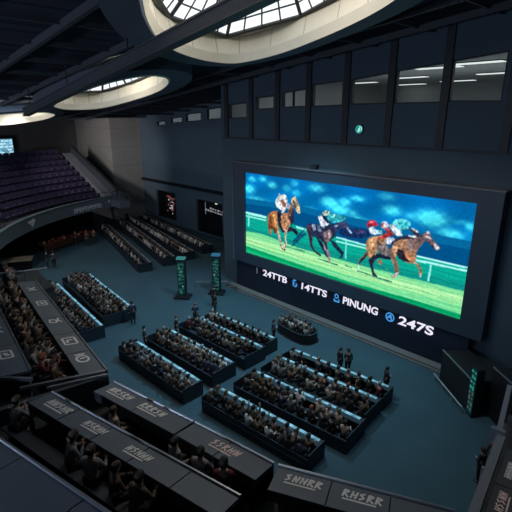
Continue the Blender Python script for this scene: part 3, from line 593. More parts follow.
for j in range(9):
    r_ = rnd.random; fascia_bars('fascia_lettering', 203.6-j*1.15, 4.35, [(-.2,-.25,-.2,.25),(-.2,.25,.15,.25 if j % 2 else 0),(.15,-.25,.15,.2 if j % 3 else .25)]+([(-.2,0,.15,0)] if j % 2 else [(-.2,-.25,.15,-.25)]), .9, .045)
fascia_bars('fascia_emblem', 191.0, 4.6, [(-.2,-.1,.2,.2),(.0,-.2,.2,.2),(-.2,.2,.1,.2)], .6, .07)
# end parapet with stair, landing and its railing
mb = MB(); a = A0-.15; q0 = Vector((*pol(24.2, a), 0)); q1 = Vector((*pol(34.6, a), 0)); zt0, zt1 = 5.6, 10.6
nrm = Vector((q1-q0).normalized()); side = Vector((-nrm.y, nrm.x, 0))
mb.quadbox([q0+Vector((0, 0, 3.8)), q1+Vector((0, 0, 3.8)), q1+Vector((0, 0, zt1)), q0+Vector((0, 0, zt0))], side*.3); structure(mb, 'wall_balcony_end', M_deskdark)
mb = MB()
for k in range(36):
    t = k/36; c = q0.lerp(q1, t+.02)-side*-.95; z = 4.65+5.25*t
    mb.box((c.x, c.y, z/2+1.9), (.40, 1.2, z-3.8), math.atan2(nrm.y, nrm.x))
structure(mb, 'floor_stair', mat('stair_grey', (.20, .20, .23), .8))
hr = tag(empty('stair_handrail', (0, 0, 0)), 'dark sloping handrail beside the balcony stair, against the pale pier', 'handrail')
mb = MB(); mb.tube(q0+side*.15+Vector((0, 0, zt0+.25)), q1+side*.15+Vector((0, 0, zt1+.25)), .05); mb.build('rail', M_black, hr)
for k in range(8): p = q0.lerp(q1, k/7)+side*.15; z = zt0+(zt1-zt0)*k/7; MB().tube((p.x, p.y, z), (p.x, p.y, z+.25), .03, 5).build('post', M_black, hr)
structure(MB().prism([(-53.2, 25.3), (-50.3, 25.3), (-50.3, 26.6), (-53.9, 26.9)], 4.0, 4.75), 'floor_landing', M_bal)
lr = tag(empty('landing_railing', (0, 0, 0)), 'thin steel railing round the small landing at the balcony end', 'railing')
P = [(-53.0, 25.35), (-50.35, 25.35), (-50.35, 26.55)]; mb = MB()
for a, b in zip(P, P[1:]): mb.tube((*a, 5.85), (*b, 5.85), .04); mb.tube((*a, 5.3), (*b, 5.3), .02, 5)
mb.build('rail', M_rail, lr)
for a, b in zip(P, P[1:]):
    for t in (0, .5): p = Vector(a).lerp(Vector(b), t); MB().tube((p.x, p.y, 4.75), (p.x, p.y, 5.85), .03, 6).build('post', M_rail, lr)
MB().tube((*P[2], 4.75), (*P[2], 5.85), .03, 6).build('post', M_rail, lr)
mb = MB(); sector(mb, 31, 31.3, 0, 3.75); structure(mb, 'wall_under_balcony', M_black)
# seats
mb = MB(); mb.box((0, 0, .42), (.8, .42, .08)); mb.box((0, -.24, .68), (.8, .08, .5)); mb.box((-.4, -.03, .5), (.05, .4, .34)); mb.box((.4, -.03, .5), (.05, .4, .34)); mb.box((0, -.1, .2), (.1, .12, .4))
seat0 = mb.build('stadium_seat', M_seat); first = True; NS = 33
OCC = {(0,20),(1,17),(2,25),(2,11),(3,14),(4,9),(4,20),(1,27),(5,15),(3,24),(6,12),(2,18)}
BSEATS = []
for k in range(NR):
    for j in range(NS):
        a = A0+math.degrees((2.45+j*.95)/(RK(k)+.7)); p = pol(RK(k)+.72, a)
        if p[1] < 12.5: continue
        o_ = seat0 if first else seat0.copy()
        if not first: COL.objects.link(o_)
        first = False; o_.location = (*p, ZK(k)); o_.rotation_euler = (0, 0, R(a)+math.pi/2)
        tag(o_, 'purple balcony seat, %s from the stair end, %s row up from the curved front' % (ordw(j), ordw(k)), 'seat', 'purple balcony seats'); BSEATS.append((k, j, a, p))
# balcony rail posts / glass line along the front walkway
br = tag(empty('balcony_railing', (0, 0, 0)), 'thin dark rail standing on top of the curved balcony front', 'railing')
mb = MB(); mb.path([(*pol(23.1, a), 5.75) for a in AN], .03, 5); mb.build('rail', M_black, br)
for i in range(0, NA+1, 5): MB().tube((*pol(23.1, AN[i]), 5.2), (*pol(23.1, AN[i]), 5.75), .025, 5).build('post', M_black, br)
# small monitor high on the west wall
mo = tag(empty('wall_monitor', (XW+.25, 18.6, 10.3)), 'small bright blue-white monitor high on the wall above the balcony', 'monitor')
MB().box((0, 0, 0), (.3, 4.6, 3.4)).build('housing', M_black, mo)
nz = np.random.RandomState(5); mb = MB(); mb.box((.16, 0, 0), (.02, 3.9, 2.5)); mb.build('panel', glow('monitor_blue', (.16, .42, .60), 1.0, .5, 2.5), mo)
mb = MB()
for r_ in range(6):
    y = -1.8
    while y < 1.7:
        w = .2+.5*nz.rand(); 
        if nz.rand() < .7: mb.box((.18, y+w/2, 1.0-r_*.4), (.02, w*.8, .2))
        y += w
mb.build('panel_rows', glow('monitor_rows', (.55, .82, .9), 1.0), mo)
# ---------------------------------------------------------------- people
M_skin = [mat('skin_fair', (.62, .44, .36), .6), mat('skin_tan', (.48, .32, .24), .6), mat('skin_deep', (.26, .16, .11), .6)]
CLOTH = {'black': (.02, .02, .024), 'charcoal': (.06, .06, .068), 'navy': (.035, .05, .10), 'brown': (.12, .075, .05), 'grey': (.24, .235, .24), 'burgundy': (.14, .03, .04), 'beige': (.42, .35, .29), 'white': (.7, .68, .68), 'red': (.40, .05, .04)}
CW = ['black']*5+['charcoal']*5+['navy']*4+['brown']*3+['grey']*4+['burgundy']+['beige']*2+['white']*2
M_cl = {k: mat('cloth_'+k, v, .8) for k, v in CLOTH.items()}
HAIR = {'black': (.015, .013, .012), 'dark brown': (.05, .03, .02), 'light brown': (.16, .10, .06), 'grey': (.3, .29, .28), 'red': (.28, .07, .03)}
M_hr = {k: mat('hair_'+k.replace(' ', '_'), v, .6) for k, v in HAIR.items()}
M_trs = mat('trousers_dark', (.03, .032, .04), .8); M_eye = mat('eye_dark', (.02, .015, .012), .3); M_shoe = mat('shoe_black', (.015, .015, .015), .4)
def skin_mesh(name, chains, sub=1):
    """chains: lists of (x,y,z,r); equal coordinates are shared joints; the first vertex is the root"""
    idx = {}; vs = []; rr = []; es = []
    for ch in chains:
        pr_ = None
        for x, y, z, r in ch:
            k = (round(x, 3), round(y, 3), round(z, 3))
            if k not in idx: idx[k] = len(vs); vs.append((x, y, z)); rr.append(r)
            if pr_ is not None and pr_ != idx[k]: es.append((pr_, idx[k]))
            pr_ = idx[k]
    me = bpy.data.meshes.new(name); me.from_pydata(vs, es, []); o = bpy.data.objects.new(name, me); COL.objects.link(o)
    o.modifiers.new('skin', 'SKIN'); me.skin_vertices or None
    if not me.skin_vertices: 
        bm = bmesh.new(); bm.from_mesh(me); bm.verts.layers.skin.verify(); bm.to_mesh(me); bm.free()
    for i, r in enumerate(rr): me.skin_vertices[0].data[i].radius = (r, r); me.skin_vertices[0].data[i].use_root = (i == 0)
    s = o.modifiers.new('sub', 'SUBSURF'); s.levels = sub; s.render_levels = sub
    dg = bpy.context.evaluated_depsgraph_get(); m2 = bpy.data.meshes.new_from_object(o.evaluated_get(dg)); bpy.data.objects.remove(o); bpy.data.meshes.remove(me)
    mb = MB(); mb.add([v.co[:] for v in m2.vertices], [tuple(p.vertices) for p in m2.polygons]); bpy.data.meshes.remove(m2); return mb
def fingers(mb, wrist, tip):
    w = Vector(wrist); t = Vector(tip); d = (t-w).normalized(); s = d.cross(Vector((0, 0, 1)))
    s = Vector((1, 0, 0)) if s.length < .3 else s.normalized(); dn = Vector((0, 0, -1)) if abs(d.z) < .7 else Vector((0, 1, 0))
    for k, L in enumerate((.062, .075, .07, .052)):
        a = t+s*(k-1.5)*.019-d*.012; b = a+d*L*.6; c = b+(d*.6+dn*.8).normalized()*L*.5
        mb.tube(a, b, .009, 5, .008); mb.tube(b, c, .008, 5, .006)
    sg = 1 if w.x > 0 else -1
    a = w.lerp(t, .35)-s*.02*sg*(1 if s.x > 0 else -1); b = a-s*.045*sg*(1 if s.x > 0 else -1)+d*.03; mb.tube(a, b, .011, 5, .009); mb.tube(b, b+d*.03, .009, 5, .007)
def person_proto(pose, lean=0., armL=0, armR=0, turn=0.):
    """returns meshes body, jacket, trousers, hair; feet at z=0, facing +Y"""
    if pose == 'sit': hip, knee, ank = .52, (.12, .42, .50), (.12, .40, .09)
    else: hip, knee, ank = .93, (.10, .04, .50), (.11, 0, .09)
    sp = lambda h: (lean*(h-.0), )
    zc = hip
    Y = lambda dz: lean*dz
    P = (0, 0, zc); S = (0, Y(.2)-.02, zc+.20); Cc = (0, Y(.42), zc+.42); N = (0, Y(.55)+.01, zc+.56); Hd = (0, Y(.68)+.03, zc+.69); Ht = (0, Y(.78)+.025, zc+.80)
    r4 = lambda p, r: (*p, r)
    body = [[r4(P, .12), r4(S, .115), r4(Cc, .13), r4(N, .058), r4(Hd, .088), r4(Ht, .07)]]
    jack = [[(P[0], P[1], P[2]+.0, .145), r4(S, .135), r4(Cc, .152), (N[0], N[1], N[2]-.03, .085)]]; trs = [[(P[0], P[1], P[2]-.02, .14)]]
    hands = []
    for sgn, arm in ((-1, armL), (1, armR)):
        sh = (sgn*.185, Cc[1], zc+.48)
        if pose == 'sit':
            el, wr, hd = [((sgn*.25, Cc[1]+.12, zc+.24), (sgn*.15, Cc[1]+.36, zc+.27), (sgn*.12, Cc[1]+.44, zc+.275)),
                          ((sgn*.27, Cc[1]+.10, zc+.26), (sgn*.12, Cc[1]+.22, zc+.44), (sgn*.08, Cc[1]+.24, zc+.54)),
                          ((sgn*.30, Cc[1]+.10, zc+.58), (sgn*.26, Cc[1]+.16, zc+.82), (sgn*.25, Cc[1]+.18, zc+.90)),
                          ((sgn*.24, Cc[1]+.02, zc+.2), (sgn*.14, Cc[1]+.24, zc+.08), (sgn*.11, Cc[1]+.31, zc+.075))][arm]
        else:
            el, wr, hd = [((sgn*.24, Cc[1]-.03, zc+.22), (sgn*.25, Cc[1]+.04, zc-.02), (sgn*.245, Cc[1]+.06, zc-.10)),
                          ((sgn*.25, Cc[1]-.02, zc+.22), (sgn*.14, Cc[1]+.2, zc+.24), (sgn*.08, Cc[1]+.24, zc+.26)),
                          ((sgn*.30, Cc[1]+.10, zc+.58), (sgn*.26, Cc[1]+.16, zc+.82), (sgn*.25, Cc[1]+.18, zc+.90)), None][arm]
        body.append([r4(Cc, .13), r4(sh, .06), r4(el, .042), r4(wr, .03), r4(hd, .034)])
        jack.append([r4(Cc, .152), r4(sh, .08), r4(el, .058), (*[wr[i]*.97+el[i]*.03 for i in range(3)], .046)]); hands.append((wr, hd))
        hp = (sgn*.1, 0.03, zc-.03); kn = (sgn*knee[0], *knee[1:]); an = (sgn*ank[0], *ank[1:]); toe = (sgn*(ank[0]+.01), ank[1]+.13, .045)
        body.append([r4(P, .12), r4(hp, .085), r4(kn, .06), r4(an, .04), r4(toe, .038)])
        trs.append([(P[0], P[1], P[2]-.02, .14), r4(hp, .105), r4(kn, .077), (*[an[i] for i in range(3)], .06)])
    b = skin_mesh('person', body)
    for w, h in hands: fingers(b, w, h)
    hx, hy, hz = Hd
    nf = len(b.f); b.add([(hx-.016, hy+.075, hz+.0), (hx+.016, hy+.075, hz), (hx, hy+.118, hz+.0), (hx, hy+.078, hz+.05)], [(0, 1, 2), (0, 2, 3), (1, 3, 2)])
    for s in (-1, 1): b.ball((hx+s*.085, hy, hz+.01), .026, 6, 4, (.5, .8, 1.2)); b.ball((hx+s*.033, hy+.078, hz+.042), .013, 6, 4, (1, .6, .7), 1)
    b.box((hx, hy+.082, hz-.035), (.045, .012, .01), 0, 1)
    j = skin_mesh('jacket', jack); t_ = skin_mesh('trousers', trs)
    for sgn in (-1, 1): t_.ball((sgn*(ank[0]+.005), ank[1]+.07, .05), .055, 8, 5, (.85, 2.2, .9), 1)
    h = MB(); seg = 12; rg = 6; vs = []; fs = []
    for i in range(rg+1):
        th = math.pi*.60*i/rg
        for q in range(seg):
            ph = 2*math.pi*q/seg; back = -math.sin(ph); rr = .108+(.012 if back > 0 else 0); zz = math.cos(th)
            ext = (.045 if back > .3 else -.01 if back < -.5 else 0)*i/rg
            vs.append((hx+rr*math.sin(th)*math.cos(ph), hy-.012+rr*1.06*math.sin(th)*math.sin(ph), hz+.052+rr*zz-ext+(.05*i/rg if back < -.4 else 0)))
    for i in range(rg):
        for q in range(seg): fs.append((i*seg+q, (i+1)*seg+q, (i+1)*seg+(q+1) % seg, i*seg+(q+1) % seg))
    h.add(vs, fs)
    def fin(mb, nm, ms): 
        o = mb.build(nm, ms, smooth=True); m = o.data; bpy.data.objects.remove(o); return m
    return dict(body=fin(b, 'person', [M_skin[0], M_eye]), jacket=fin(j, 'jacket', [M_cl['black']]), trousers=fin(t_, 'trousers', [M_trs, M_shoe]), hair=fin(h, 'hair', [M_hr['black']]))
SIT = [person_proto('sit', .10, 0, 0), person_proto('sit', .22, 0, 1), person_proto('sit', -.05, 3, 3), person_proto('sit', .15, 3, 0), person_proto('sit', .05, 1, 3), person_proto('sit', .02, 0, 2)]
SITW = [0, 0, 0, 1, 1, 2, 3, 3, 4, 4, 5]
STD = [person_proto('stand', .0, 0, 0), person_proto('stand', .06, 1, 0), person_proto('stand', .03, 1, 1)]
NPEOPLE = [0]
BASE = {}
def child_copy(src, mesh, name, parent, m):
    if name not in BASE: BASE[name] = bpy.data.objects.new(name, mesh); c = BASE[name]
    else: c = BASE[name].copy(); c.data = mesh
    COL.objects.link(c); c.parent = parent; c.material_slots[0].link = 'OBJECT'; c.material_slots[0].material = m; return c
def person(pr_, loc, rz, label, group, cloth=None, hair=None, sc=None):
    cloth = cloth or rnd.choice(CW); hair = hair or rnd.choices(list(HAIR), [5, 5, 3, 2, .4])[0]; sc = sc or rnd.uniform(.96, 1.05); sk = rnd.choices(M_skin, [6, 3, 1])[0]
    if 'person' not in BASE: BASE['person'] = bpy.data.objects.new('person', pr_['body']); o = BASE['person']
    else: o = BASE['person'].copy(); o.data = pr_['body']
    COL.objects.link(o); o.location = loc; o.rotation_euler = (0, 0, rz); o.scale = (sc, sc, sc); o.material_slots[0].link = 'OBJECT'; o.material_slots[0].material = sk
    child_copy(None, pr_['jacket'], 'jacket', o, M_cl[cloth]); child_copy(None, pr_['trousers'], 'trousers', o, M_trs); child_copy(None, pr_['hair'], 'hair', o, M_hr[hair])
    tag(o, label.replace('@', cloth), 'person', group); NPEOPLE[0] += 1; return o

# ---------------------------------------------------------------- floor booths : long desks with a glowing strip, people behind them
def booth(p, q, depth, lines, label, where, nseg, lab_people, strip_y=0., people=True):
    p = Vector(p); q = Vector(q); L = (q-p).length; an = math.atan2(q.y-p.y, q.x-p.x); c = (p+q)/2
    r = tag(empty('betting_desk', (c.x, c.y, 0), an), label, 'desk', where)
    hx = L/2+.14
    MB().box((0, -.14, .81), (L+.28, .46, .05)).build('tabletop', M_top, r)
    MB().box((0, .11, .42), (L+.28, .04, .84)).build('front_panel', M_booth, r)
    for s in (-1, 1): MB().box((s*hx, .12-depth/2, .46), (.05, depth, .92)).build('end_panel', M_booth, r)
    mb = MB(); mb.box((0, .12-depth, .36), (L+.28, .04, .72)); mb.build('back_panel', M_booth, r)
    w = L/nseg
    for k in range(nseg): MB().box((-L/2+w*(k+.5), .02+strip_y, .85), (w*.86, .15, .03)).build('light_strip', M_strip, r)
    mb = MB(); 
    for k in range(nseg+1): mb.box((max(-hx+.05, min(hx-.05, -L/2+w*k)), .135, .42), (.05, .02, .8))
    mb.build('panel_seam', M_black, r)
    for ln in range(lines):
        y = -.62-ln*(.46 if depth < 1.5 else .62); n = int(L/.6)
        MB().box((0, y-.03, .40), (L, .36, .05)).build('bench_seat', M_booth, r); MB().box((0, y-.03, .19), (L-.3, .1, .38)).build('bench_foot', M_black, r)
        if not people: continue
        for k in range(n):
            if rnd.random() < .05: continue
            x = -L/2+.3+k*(L-.6)/(n-1)+rnd.uniform(-.05, .05); pos = Matrix.Rotation(an, 4, 'Z') @ Vector((x, y+rnd.uniform(-.04, .04), 0))+Vector((c.x, c.y, 0))
            person(SIT[rnd.choice(SITW)], pos, an+rnd.uniform(-.35, .35), 'person in @ jacket, %s from left, %s line, %s' % (ordw(k), (['front', 'middle', 'back'] if lines == 3 else ['front', 'back', ''])[ln], lab_people), 'spectators at '+lab_people)
    return r
booth((-24.5, 12.6), (-18.0, 12.8), 1.35, 2, 'long desk with glowing strip, nearest the grey gallery in the left central block', 'desks of the left central block', 5, 'left block desk nearest the gallery')
booth((-24.5, 15.1), (-18.2, 15.4), 1.85, 2, 'long desk with glowing strip, second from the gallery in the left central block', 'desks of the left central block', 5, 'left block second desk')
booth((-24.6, 17.75), (-18.3, 18.0), 1.85, 2, 'long desk with glowing strip, third from the gallery in the left central block', 'desks of the left central block', 5, 'left block third desk')
booth((-24.4, 19.1), (-18.6, 19.4), 1.15, 1, 'narrow desk with glowing strip, nearest the screen in the left central block', 'desks of the left central block', 5, 'left block desk nearest the screen')
booth((-16.65, 13.2), (-10.3, 13.85), 1.35, 2, 'long desk with glowing strip, nearest the grey gallery in the right central block', 'desks of the right central block', 5, 'right block desk nearest the gallery')
booth((-16.55, 15.75), (-9.9, 16.5), 1.85, 2, 'long desk with glowing strip, second from the gallery in the right central block', 'desks of the right central block', 5, 'right block second desk')
booth((-16.6, 17.95), (-10.25, 18.5), 1.85, 2, 'long desk with glowing strip, third from the gallery in the right central block', 'desks of the right central block', 5, 'right block third desk')
booth((-16.7, 19.2), (-10.4, 19.9), 1.15, 1, 'narrow desk with glowing strip, nearest the screen in the right central block', 'desks of the right central block', 5, 'right block desk nearest the screen')
booth((-38.8, 12.9), (-28.2, 12.0), 1.75, 2, 'long desk with blue-white strip just beyond the grey gallery desk with logos', 'desks of the far left block', 8, 'far left block near desk')
booth((-39.2, 16.0), (-29.4, 15.05), 2.45, 3, 'long desk with blue-white strip, outer one of the far left pair', 'desks of the far left block', 8, 'far left block outer desk')
FAR = [((-56.6, 26.4), (-38.2, 21.9)), ((-57.4, 29.4), (-38.2, 24.7)), ((-57.3, 31.2), (-38.4, 27.3)), ((-57.6, 33.2), (-39.0, 30.2))]
NM_ = ['nearest the towers', 'second from the towers', 'third from the towers', 'under the wall ledge']
for (a, b), nm in zip(FAR, NM_): 
    r = booth(a, b, 1.4, 1, 'long dark desk of the farthest block by the pale pier, '+nm, 'desks of the farthest block', 10, 'far block', people=False)
    for ch in r.children:
        if ch.name.startswith('light_strip'): ch.data.materials[0] = mat('paper_grey', (.30, .31, .33), .6)
# the crowd of the farthest block: more than three hundred people are nearer
allv = []; allf = []; mi = []; base = 0
parts_np = []
for pr_ in SIT[:4]:
    V_ = []; F_ = []; I_ = []; b0 = 0
    for key, m0 in (('body', 0), ('jacket', 1), ('trousers', 7), ('hair', 6)):
        me_ = pr_[key]; V_ += [v.co[:] for v in me_.vertices]; F_ += [tuple(i+b0 for i in p.vertices) for p in me_.polygons]; I_ += [m0]*len(me_.polygons); b0 += len(me_.vertices)
    parts_np.append((np.array(V_), F_, np.array(I_)))
for (a, b) in FAR:
    a = Vector(a); b = Vector(b); L = (b-a).length; an = math.atan2(b.y-a.y, b.x-a.x); n = int(L/.62)
    for k in range(n):
        if rnd.random() < .06: continue
        V_, F_, I_ = parts_np[rnd.randrange(4)]; q = a.lerp(b, (k+.5)/n); t_ = an+rnd.uniform(-.4, .4); off = Matrix.Rotation(an, 2) @ Vector((0, -.92)); cs, sn = math.cos(t_), math.sin(t_)
        W_ = np.stack([V_[:, 0]*cs-V_[:, 1]*sn+q.x+off.x, V_[:, 0]*sn+V_[:, 1]*cs+q.y+off.y, V_[:, 2]], -1); allv.append(W_)
        allf += [tuple(i+base for i in f) for f in F_]; base += len(V_); c_ = rnd.choice([1, 2, 3, 4, 5, 5, 4]); mi.append(np.where(I_ == 1, c_, I_))
me = bpy.data.meshes.new('crowd'); me.from_pydata(np.concatenate(allv).tolist(), [], allf)
for m in (M_skin[0], M_cl['black'], M_cl['charcoal'], M_cl['grey'], M_cl['beige'], M_cl['white'], M_hr['dark brown'], M_trs): me.materials.append(m)
me.polygons.foreach_set('material_index', np.concatenate(mi)); me.polygons.foreach_set('use_smooth', [True]*len(me.polygons)); me.update()
cr = bpy.data.objects.new('crowd', me); COL.objects.link(cr); tag(cr, 'distant seated crowd at the four far desks beside the pale pier', 'crowd', kind='stuff')

# ---------------------------------------------------------------- things standing on the floor
def led_tower(loc, rz, label, seed, topc):
    r = tag(empty('display_tower', (*loc, 0), rz), label, 'display tower', 'illuminated display towers')
    MB().box((0, 0, .09), (1.35, 1.1, .18)).box((0, 0, .22), (1.1, .85, .1)).build('base', M_black, r, bevel=.03)
    MB().box((0, 0, 1.85), (.68, .45, 3.2)).build('body', M_black, r, bevel=.02)
    MB().box((0, -.235, 1.8), (.6, .03, 2.95)).build('display_panel', glow('tower_dark%d' % seed, (.004, .022, .026), 1.0, .6, 4), r)
    g = random.Random(seed); mb = MB(); m2 = MB(); m3 = MB()
    for k in range(9):
        z = 3.0-k*.31
        for x in (-.17, .0, .17):
            t = g.random(); w = g.uniform(.08, .2); h = g.uniform(.07, .24); tgt = mb if t < .45 else m2 if t < .75 else m3 if t < .85 else None
            if tgt: tgt.box((x+g.uniform(-.05, .05), -.26, z+g.uniform(-.05, .05)), (w, .015, h))
    for k in range(5): z = 2.9-k*.55; m2.quadbox([(-.24, -.255, z), (-.16, -.255, z-.05), (.2, -.255, z+.2), (.12, -.255, z+.25)], (0, -.01, 0))
    mb.build('green_pattern', glow('tower_green', (.05, .22, .17), .6), r); m2.build('teal_pattern', glow('tower_teal', (.03, .14, .14), .6), r); m3.build('white_pattern', glow('tower_white', (.4, .5, .5), .5), r)
    MB().box((0, -.02, 3.52), (.7, .49, .16)).build('top_light', glow('tower_top%d' % seed, topc, 1.0), r); return r
led_tower((-30.25, 20.2), R(38), 'tall slim green-lit display tower by the far desks, left of the pair', 11, (.04, .20, .21))
led_tower((-29.0, 22.9), R(38), 'tall slim display tower with blue top, right of the pair, before the screen corner', 23, (.03, .13, .26))
# low platform rails behind the towers
pl = tag(empty('platform_rail', (0, 0, 0)), 'low pale rail line on the floor behind the two display towers', 'rail')
mb = MB(); mb.path([(-31.5, 22.4, .5), (-29.6, 24.6, .5), (-28.2, 24.5, .4)], .05); mb.build('rail', M_rail, pl)
for q in ((-31.5, 22.4), (-30.5, 23.5), (-29.6, 24.6), (-28.2, 24.5)): MB().tube((*q, 0), (*q, .5), .04).build('post', M_rail, pl)
# oval desk in front of the screen
od = tag(empty('oval_enclosure', (-19.0, 22.1, 0), R(-6)), 'low dark oval enclosure with seated people on the open floor before the screen', 'enclosure')
EL = [(1.65*math.copysign(abs(math.cos(t))**.7, math.cos(t)), .86*math.copysign(abs(math.sin(t))**.7, math.sin(t))) for t in [2*math.pi*i/32 for i in range(32)]]
def wallring(mb, P, Q, z0, z1):
    n = len(P)
    for i in range(n): j = (i+1) % n; mb.add([(*P[i], z0), (*P[j], z0), (*Q[j], z0), (*Q[i], z0), (*P[i], z1), (*P[j], z1), (*Q[j], z1), (*Q[i], z1)], [(0, 1, 2, 3), (7, 6, 5, 4), (0, 4, 5, 1), (3, 2, 6, 7)])
MB().prism([(x*1.06, y*1.1) for x, y in EL], 0, .05).build('plinth', M_black, od); mb = MB(); wallring(mb, EL, [(x*.96, y*.94) for x, y in EL], .05, .66); mb.build('enclosure_wall', M_black, od)
mb = MB(); wallring(mb, [(x*1.02, y*1.03) for x, y in EL], [(x*.94, y*.91) for x, y in EL], .66, .7); mb.build('top_ledge', M_booth, od)
for sy in (-.34, .3): MB().box((0, sy-.03, .41), (2.7 if sy < 0 else 2.5, .3, .05)).box((0, sy-.03, .2), (2.3, .1, .4)).build('bench_seat', M_booth, od)
for sy, n_ in ((-.34, 6), (.3, 5)):
    for k in range(n_):
        c = Matrix.Rotation(R(-6), 2) @ Vector(((k-(n_-1)/2)*.5, sy)); person(SIT[[2, 4][k % 2]], (-19.0+c.x, 22.1+c.y, .0), R(-6)+rnd.uniform(-.3, .3), 'person in @ jacket, %s from left, %s row inside oval enclosure before screen' % (ordw(k), 'near' if sy < 0 else 'far'), 'people in the oval enclosure', rnd.choice(['grey', 'white', 'beige', 'charcoal', 'black']), None, .92)
# standing people
STAND = [(-46.1, 14.7, 'standing alone on the open floor beyond the grey gallery', 'black'), (-45.6, 15.2, 'standing beside a lone figure on the floor beyond the gallery', 'charcoal'), (-58.0, 30.0, 'standing at the farthest desks by the pale pier', 'black'), (-51.0, 21.1, 'standing by the red-covered table under the balcony', 'charcoal'), (-51.3, 22.1, 'standing at the right end of the red-covered table', 'brown'), (-52.2, 20.2, 'standing beside the red-covered table, second from the end', 'black'),
         (-28.6, 14.6, 'standing at the near end of the far left outer desk', 'navy'), (-25.9, 20.2, 'standing behind the far corner of the left central block', 'black'), (-19.4, 20.1, 'standing between the left block and the oval desk', 'navy'), (-13.95, 20.25, 'standing behind the right block, left of a pair', 'black'), (-13.5, 20.45, 'standing behind the right block, right of a pair', 'charcoal'), (-10.9, 20.35, 'standing at the screen end of the right block', 'black'),
         (-24.4, 13.15, 'standing at the outer end of the left block nearest desk', 'charcoal'), (-24.5, 15.65, 'standing at the outer end of the left block second desk', 'black'), (-25.3, 17.9, 'standing at the outer end of the left block third desk', 'navy'), (-26.9, 20.9, 'standing in the open floor left of the central block', 'black'), (-4.7, 17.6, 'standing on the floor just below the right-hand gallery rail', 'black'), (-4.3, 17.1, 'standing below the gallery rail, nearer the camera of a pair', 'charcoal'), (-4.6, 18.6, 'standing below the gallery rail, farther of the group', 'brown')]
for i, (x, y, t_, c) in enumerate(STAND): person(STD[i % 3], (x, y, 0), rnd.uniform(-1.5, 1.5), 'person in @ jacket '+t_, None, c)
# red-covered table and wooden counter under the balcony
rt = tag(empty('buffet_table', (-53.6, 19.6, 0), math.atan2(6.5, -2.4)), 'long table covered in dark red under the curved balcony', 'table')
MB().box((0, 0, .78), (7.4, 1.5, .06)).build('tabletop', M_black, rt); mb = MB(); mb.box((0, 0, .82), (7.5, 1.6, .03)); mb.box((0, .8, .5), (7.5, .03, .64)); mb.box((0, -.8, .5), (7.5, .03, .64)); mb.build('tablecloth', M_red, rt)
for s in (-3.5, 3.5):
    for t_ in (-.6, .6): MB().box((s, t_, .38), (.08, .08, .76)).build('leg', M_black, rt)
g = random.Random(9)
for i in range(38):
    x, y = g.uniform(-3.5, 3.5), g.uniform(-.65, .65); c = Matrix.Rotation(math.atan2(6.5, -2.4), 2) @ Vector((x, y)); k = g.choice([0, 0, 1, 2])
    b = MB(); b.tube((0, 0, 0), (0, 0, .16), .08, 8, .11); b.tube((0, 0, .16), (0, 0, .2), .06, 8, .02) 
    o_ = b.build('dish', [mat('dish_red', (.55, .10, .08), .5), mat('dish_orange', (.5, .22, .10), .5), mat('dish_cream', (.6, .5, .45), .5)][k if k < 3 else 0], loc=(-53.6+c.x, 19.6+c.y, .835)); tag(o_, 'small %s dish on the red-covered table, %s of many' % (['red', 'orange', 'cream'][k], ordw(i)), 'dish', 'dishes on the red-covered table')
ct = tag(empty('wooden_counter', (-48.0, 12.2, 0), R(64)), 'pale wooden counter top lit beneath the balcony front', 'counter')
MB().box((0, 0, 1.0), (3.4, 1.7, .07)).build('counter_top', M_wood, ct); MB().box((0, 0, .48), (3.1, 1.3, .96)).build('counter_body', M_black, ct)
# contents of the two openings in the far wall
mbd = tag(empty('menu_board', (-45.0, 35.6, 3.0)), 'dim pale menu panels around the opening under the wall ledge, near the screen', 'menu board')
MB().box((0, .2, 0), (4.6, .06, 2.2)).build('board', M_black, mbd); g = random.Random(2); mb = MB()
for r_ in range(2):
    for x in range(9):
        if g.random() < .8: mb.box((-2.0+x*.48+g.uniform(-.05, .05), .15, .25-r_*.35-x*.03), (g.uniform(.15, .4), .03, g.uniform(.08, .25)))
for k in range(9): mb.box((1.85+g.uniform(-.2, .2), .15, -.4-k*.1), (g.uniform(.1, .4), .03, .07)); mb.box((-2.2, .15, .8-k*.18), (.08, .03, .12))
mb.build('panel_text', glow('menu_glow', (.22, .23, .25), 1.0), mbd); MB().box((.1, .13, .95), (.4, .05, .14)).build('lamp', glow('menu_lamp', (.6, .68, .55), 1), mbd)
vm = tag(empty('vending_stand', (-54.9, 35.4, .65)), 'dim red and white lit vending stand in the opening beside the pale pier', 'vending stand')
MB().box((0, .3, 1.5), (3.2, .5, 3.0)).build('stand_body', M_black, vm); g = random.Random(6); mb = MB(); m2 = MB()
for k in range(24):
    x, z = g.uniform(-1.1, 1.0), g.uniform(.6, 3.3); (mb if g.random() < .6 else m2).box((x*.9, .03, z*.9), (g.uniform(.12, .5), .04, g.uniform(.08, .3)))
mb.build('red_pattern', glow('vend_red', (.16, .05, .05), 1), vm); m2.build('white_pattern', glow('vend_white', (.34, .32, .33), 1), vm)
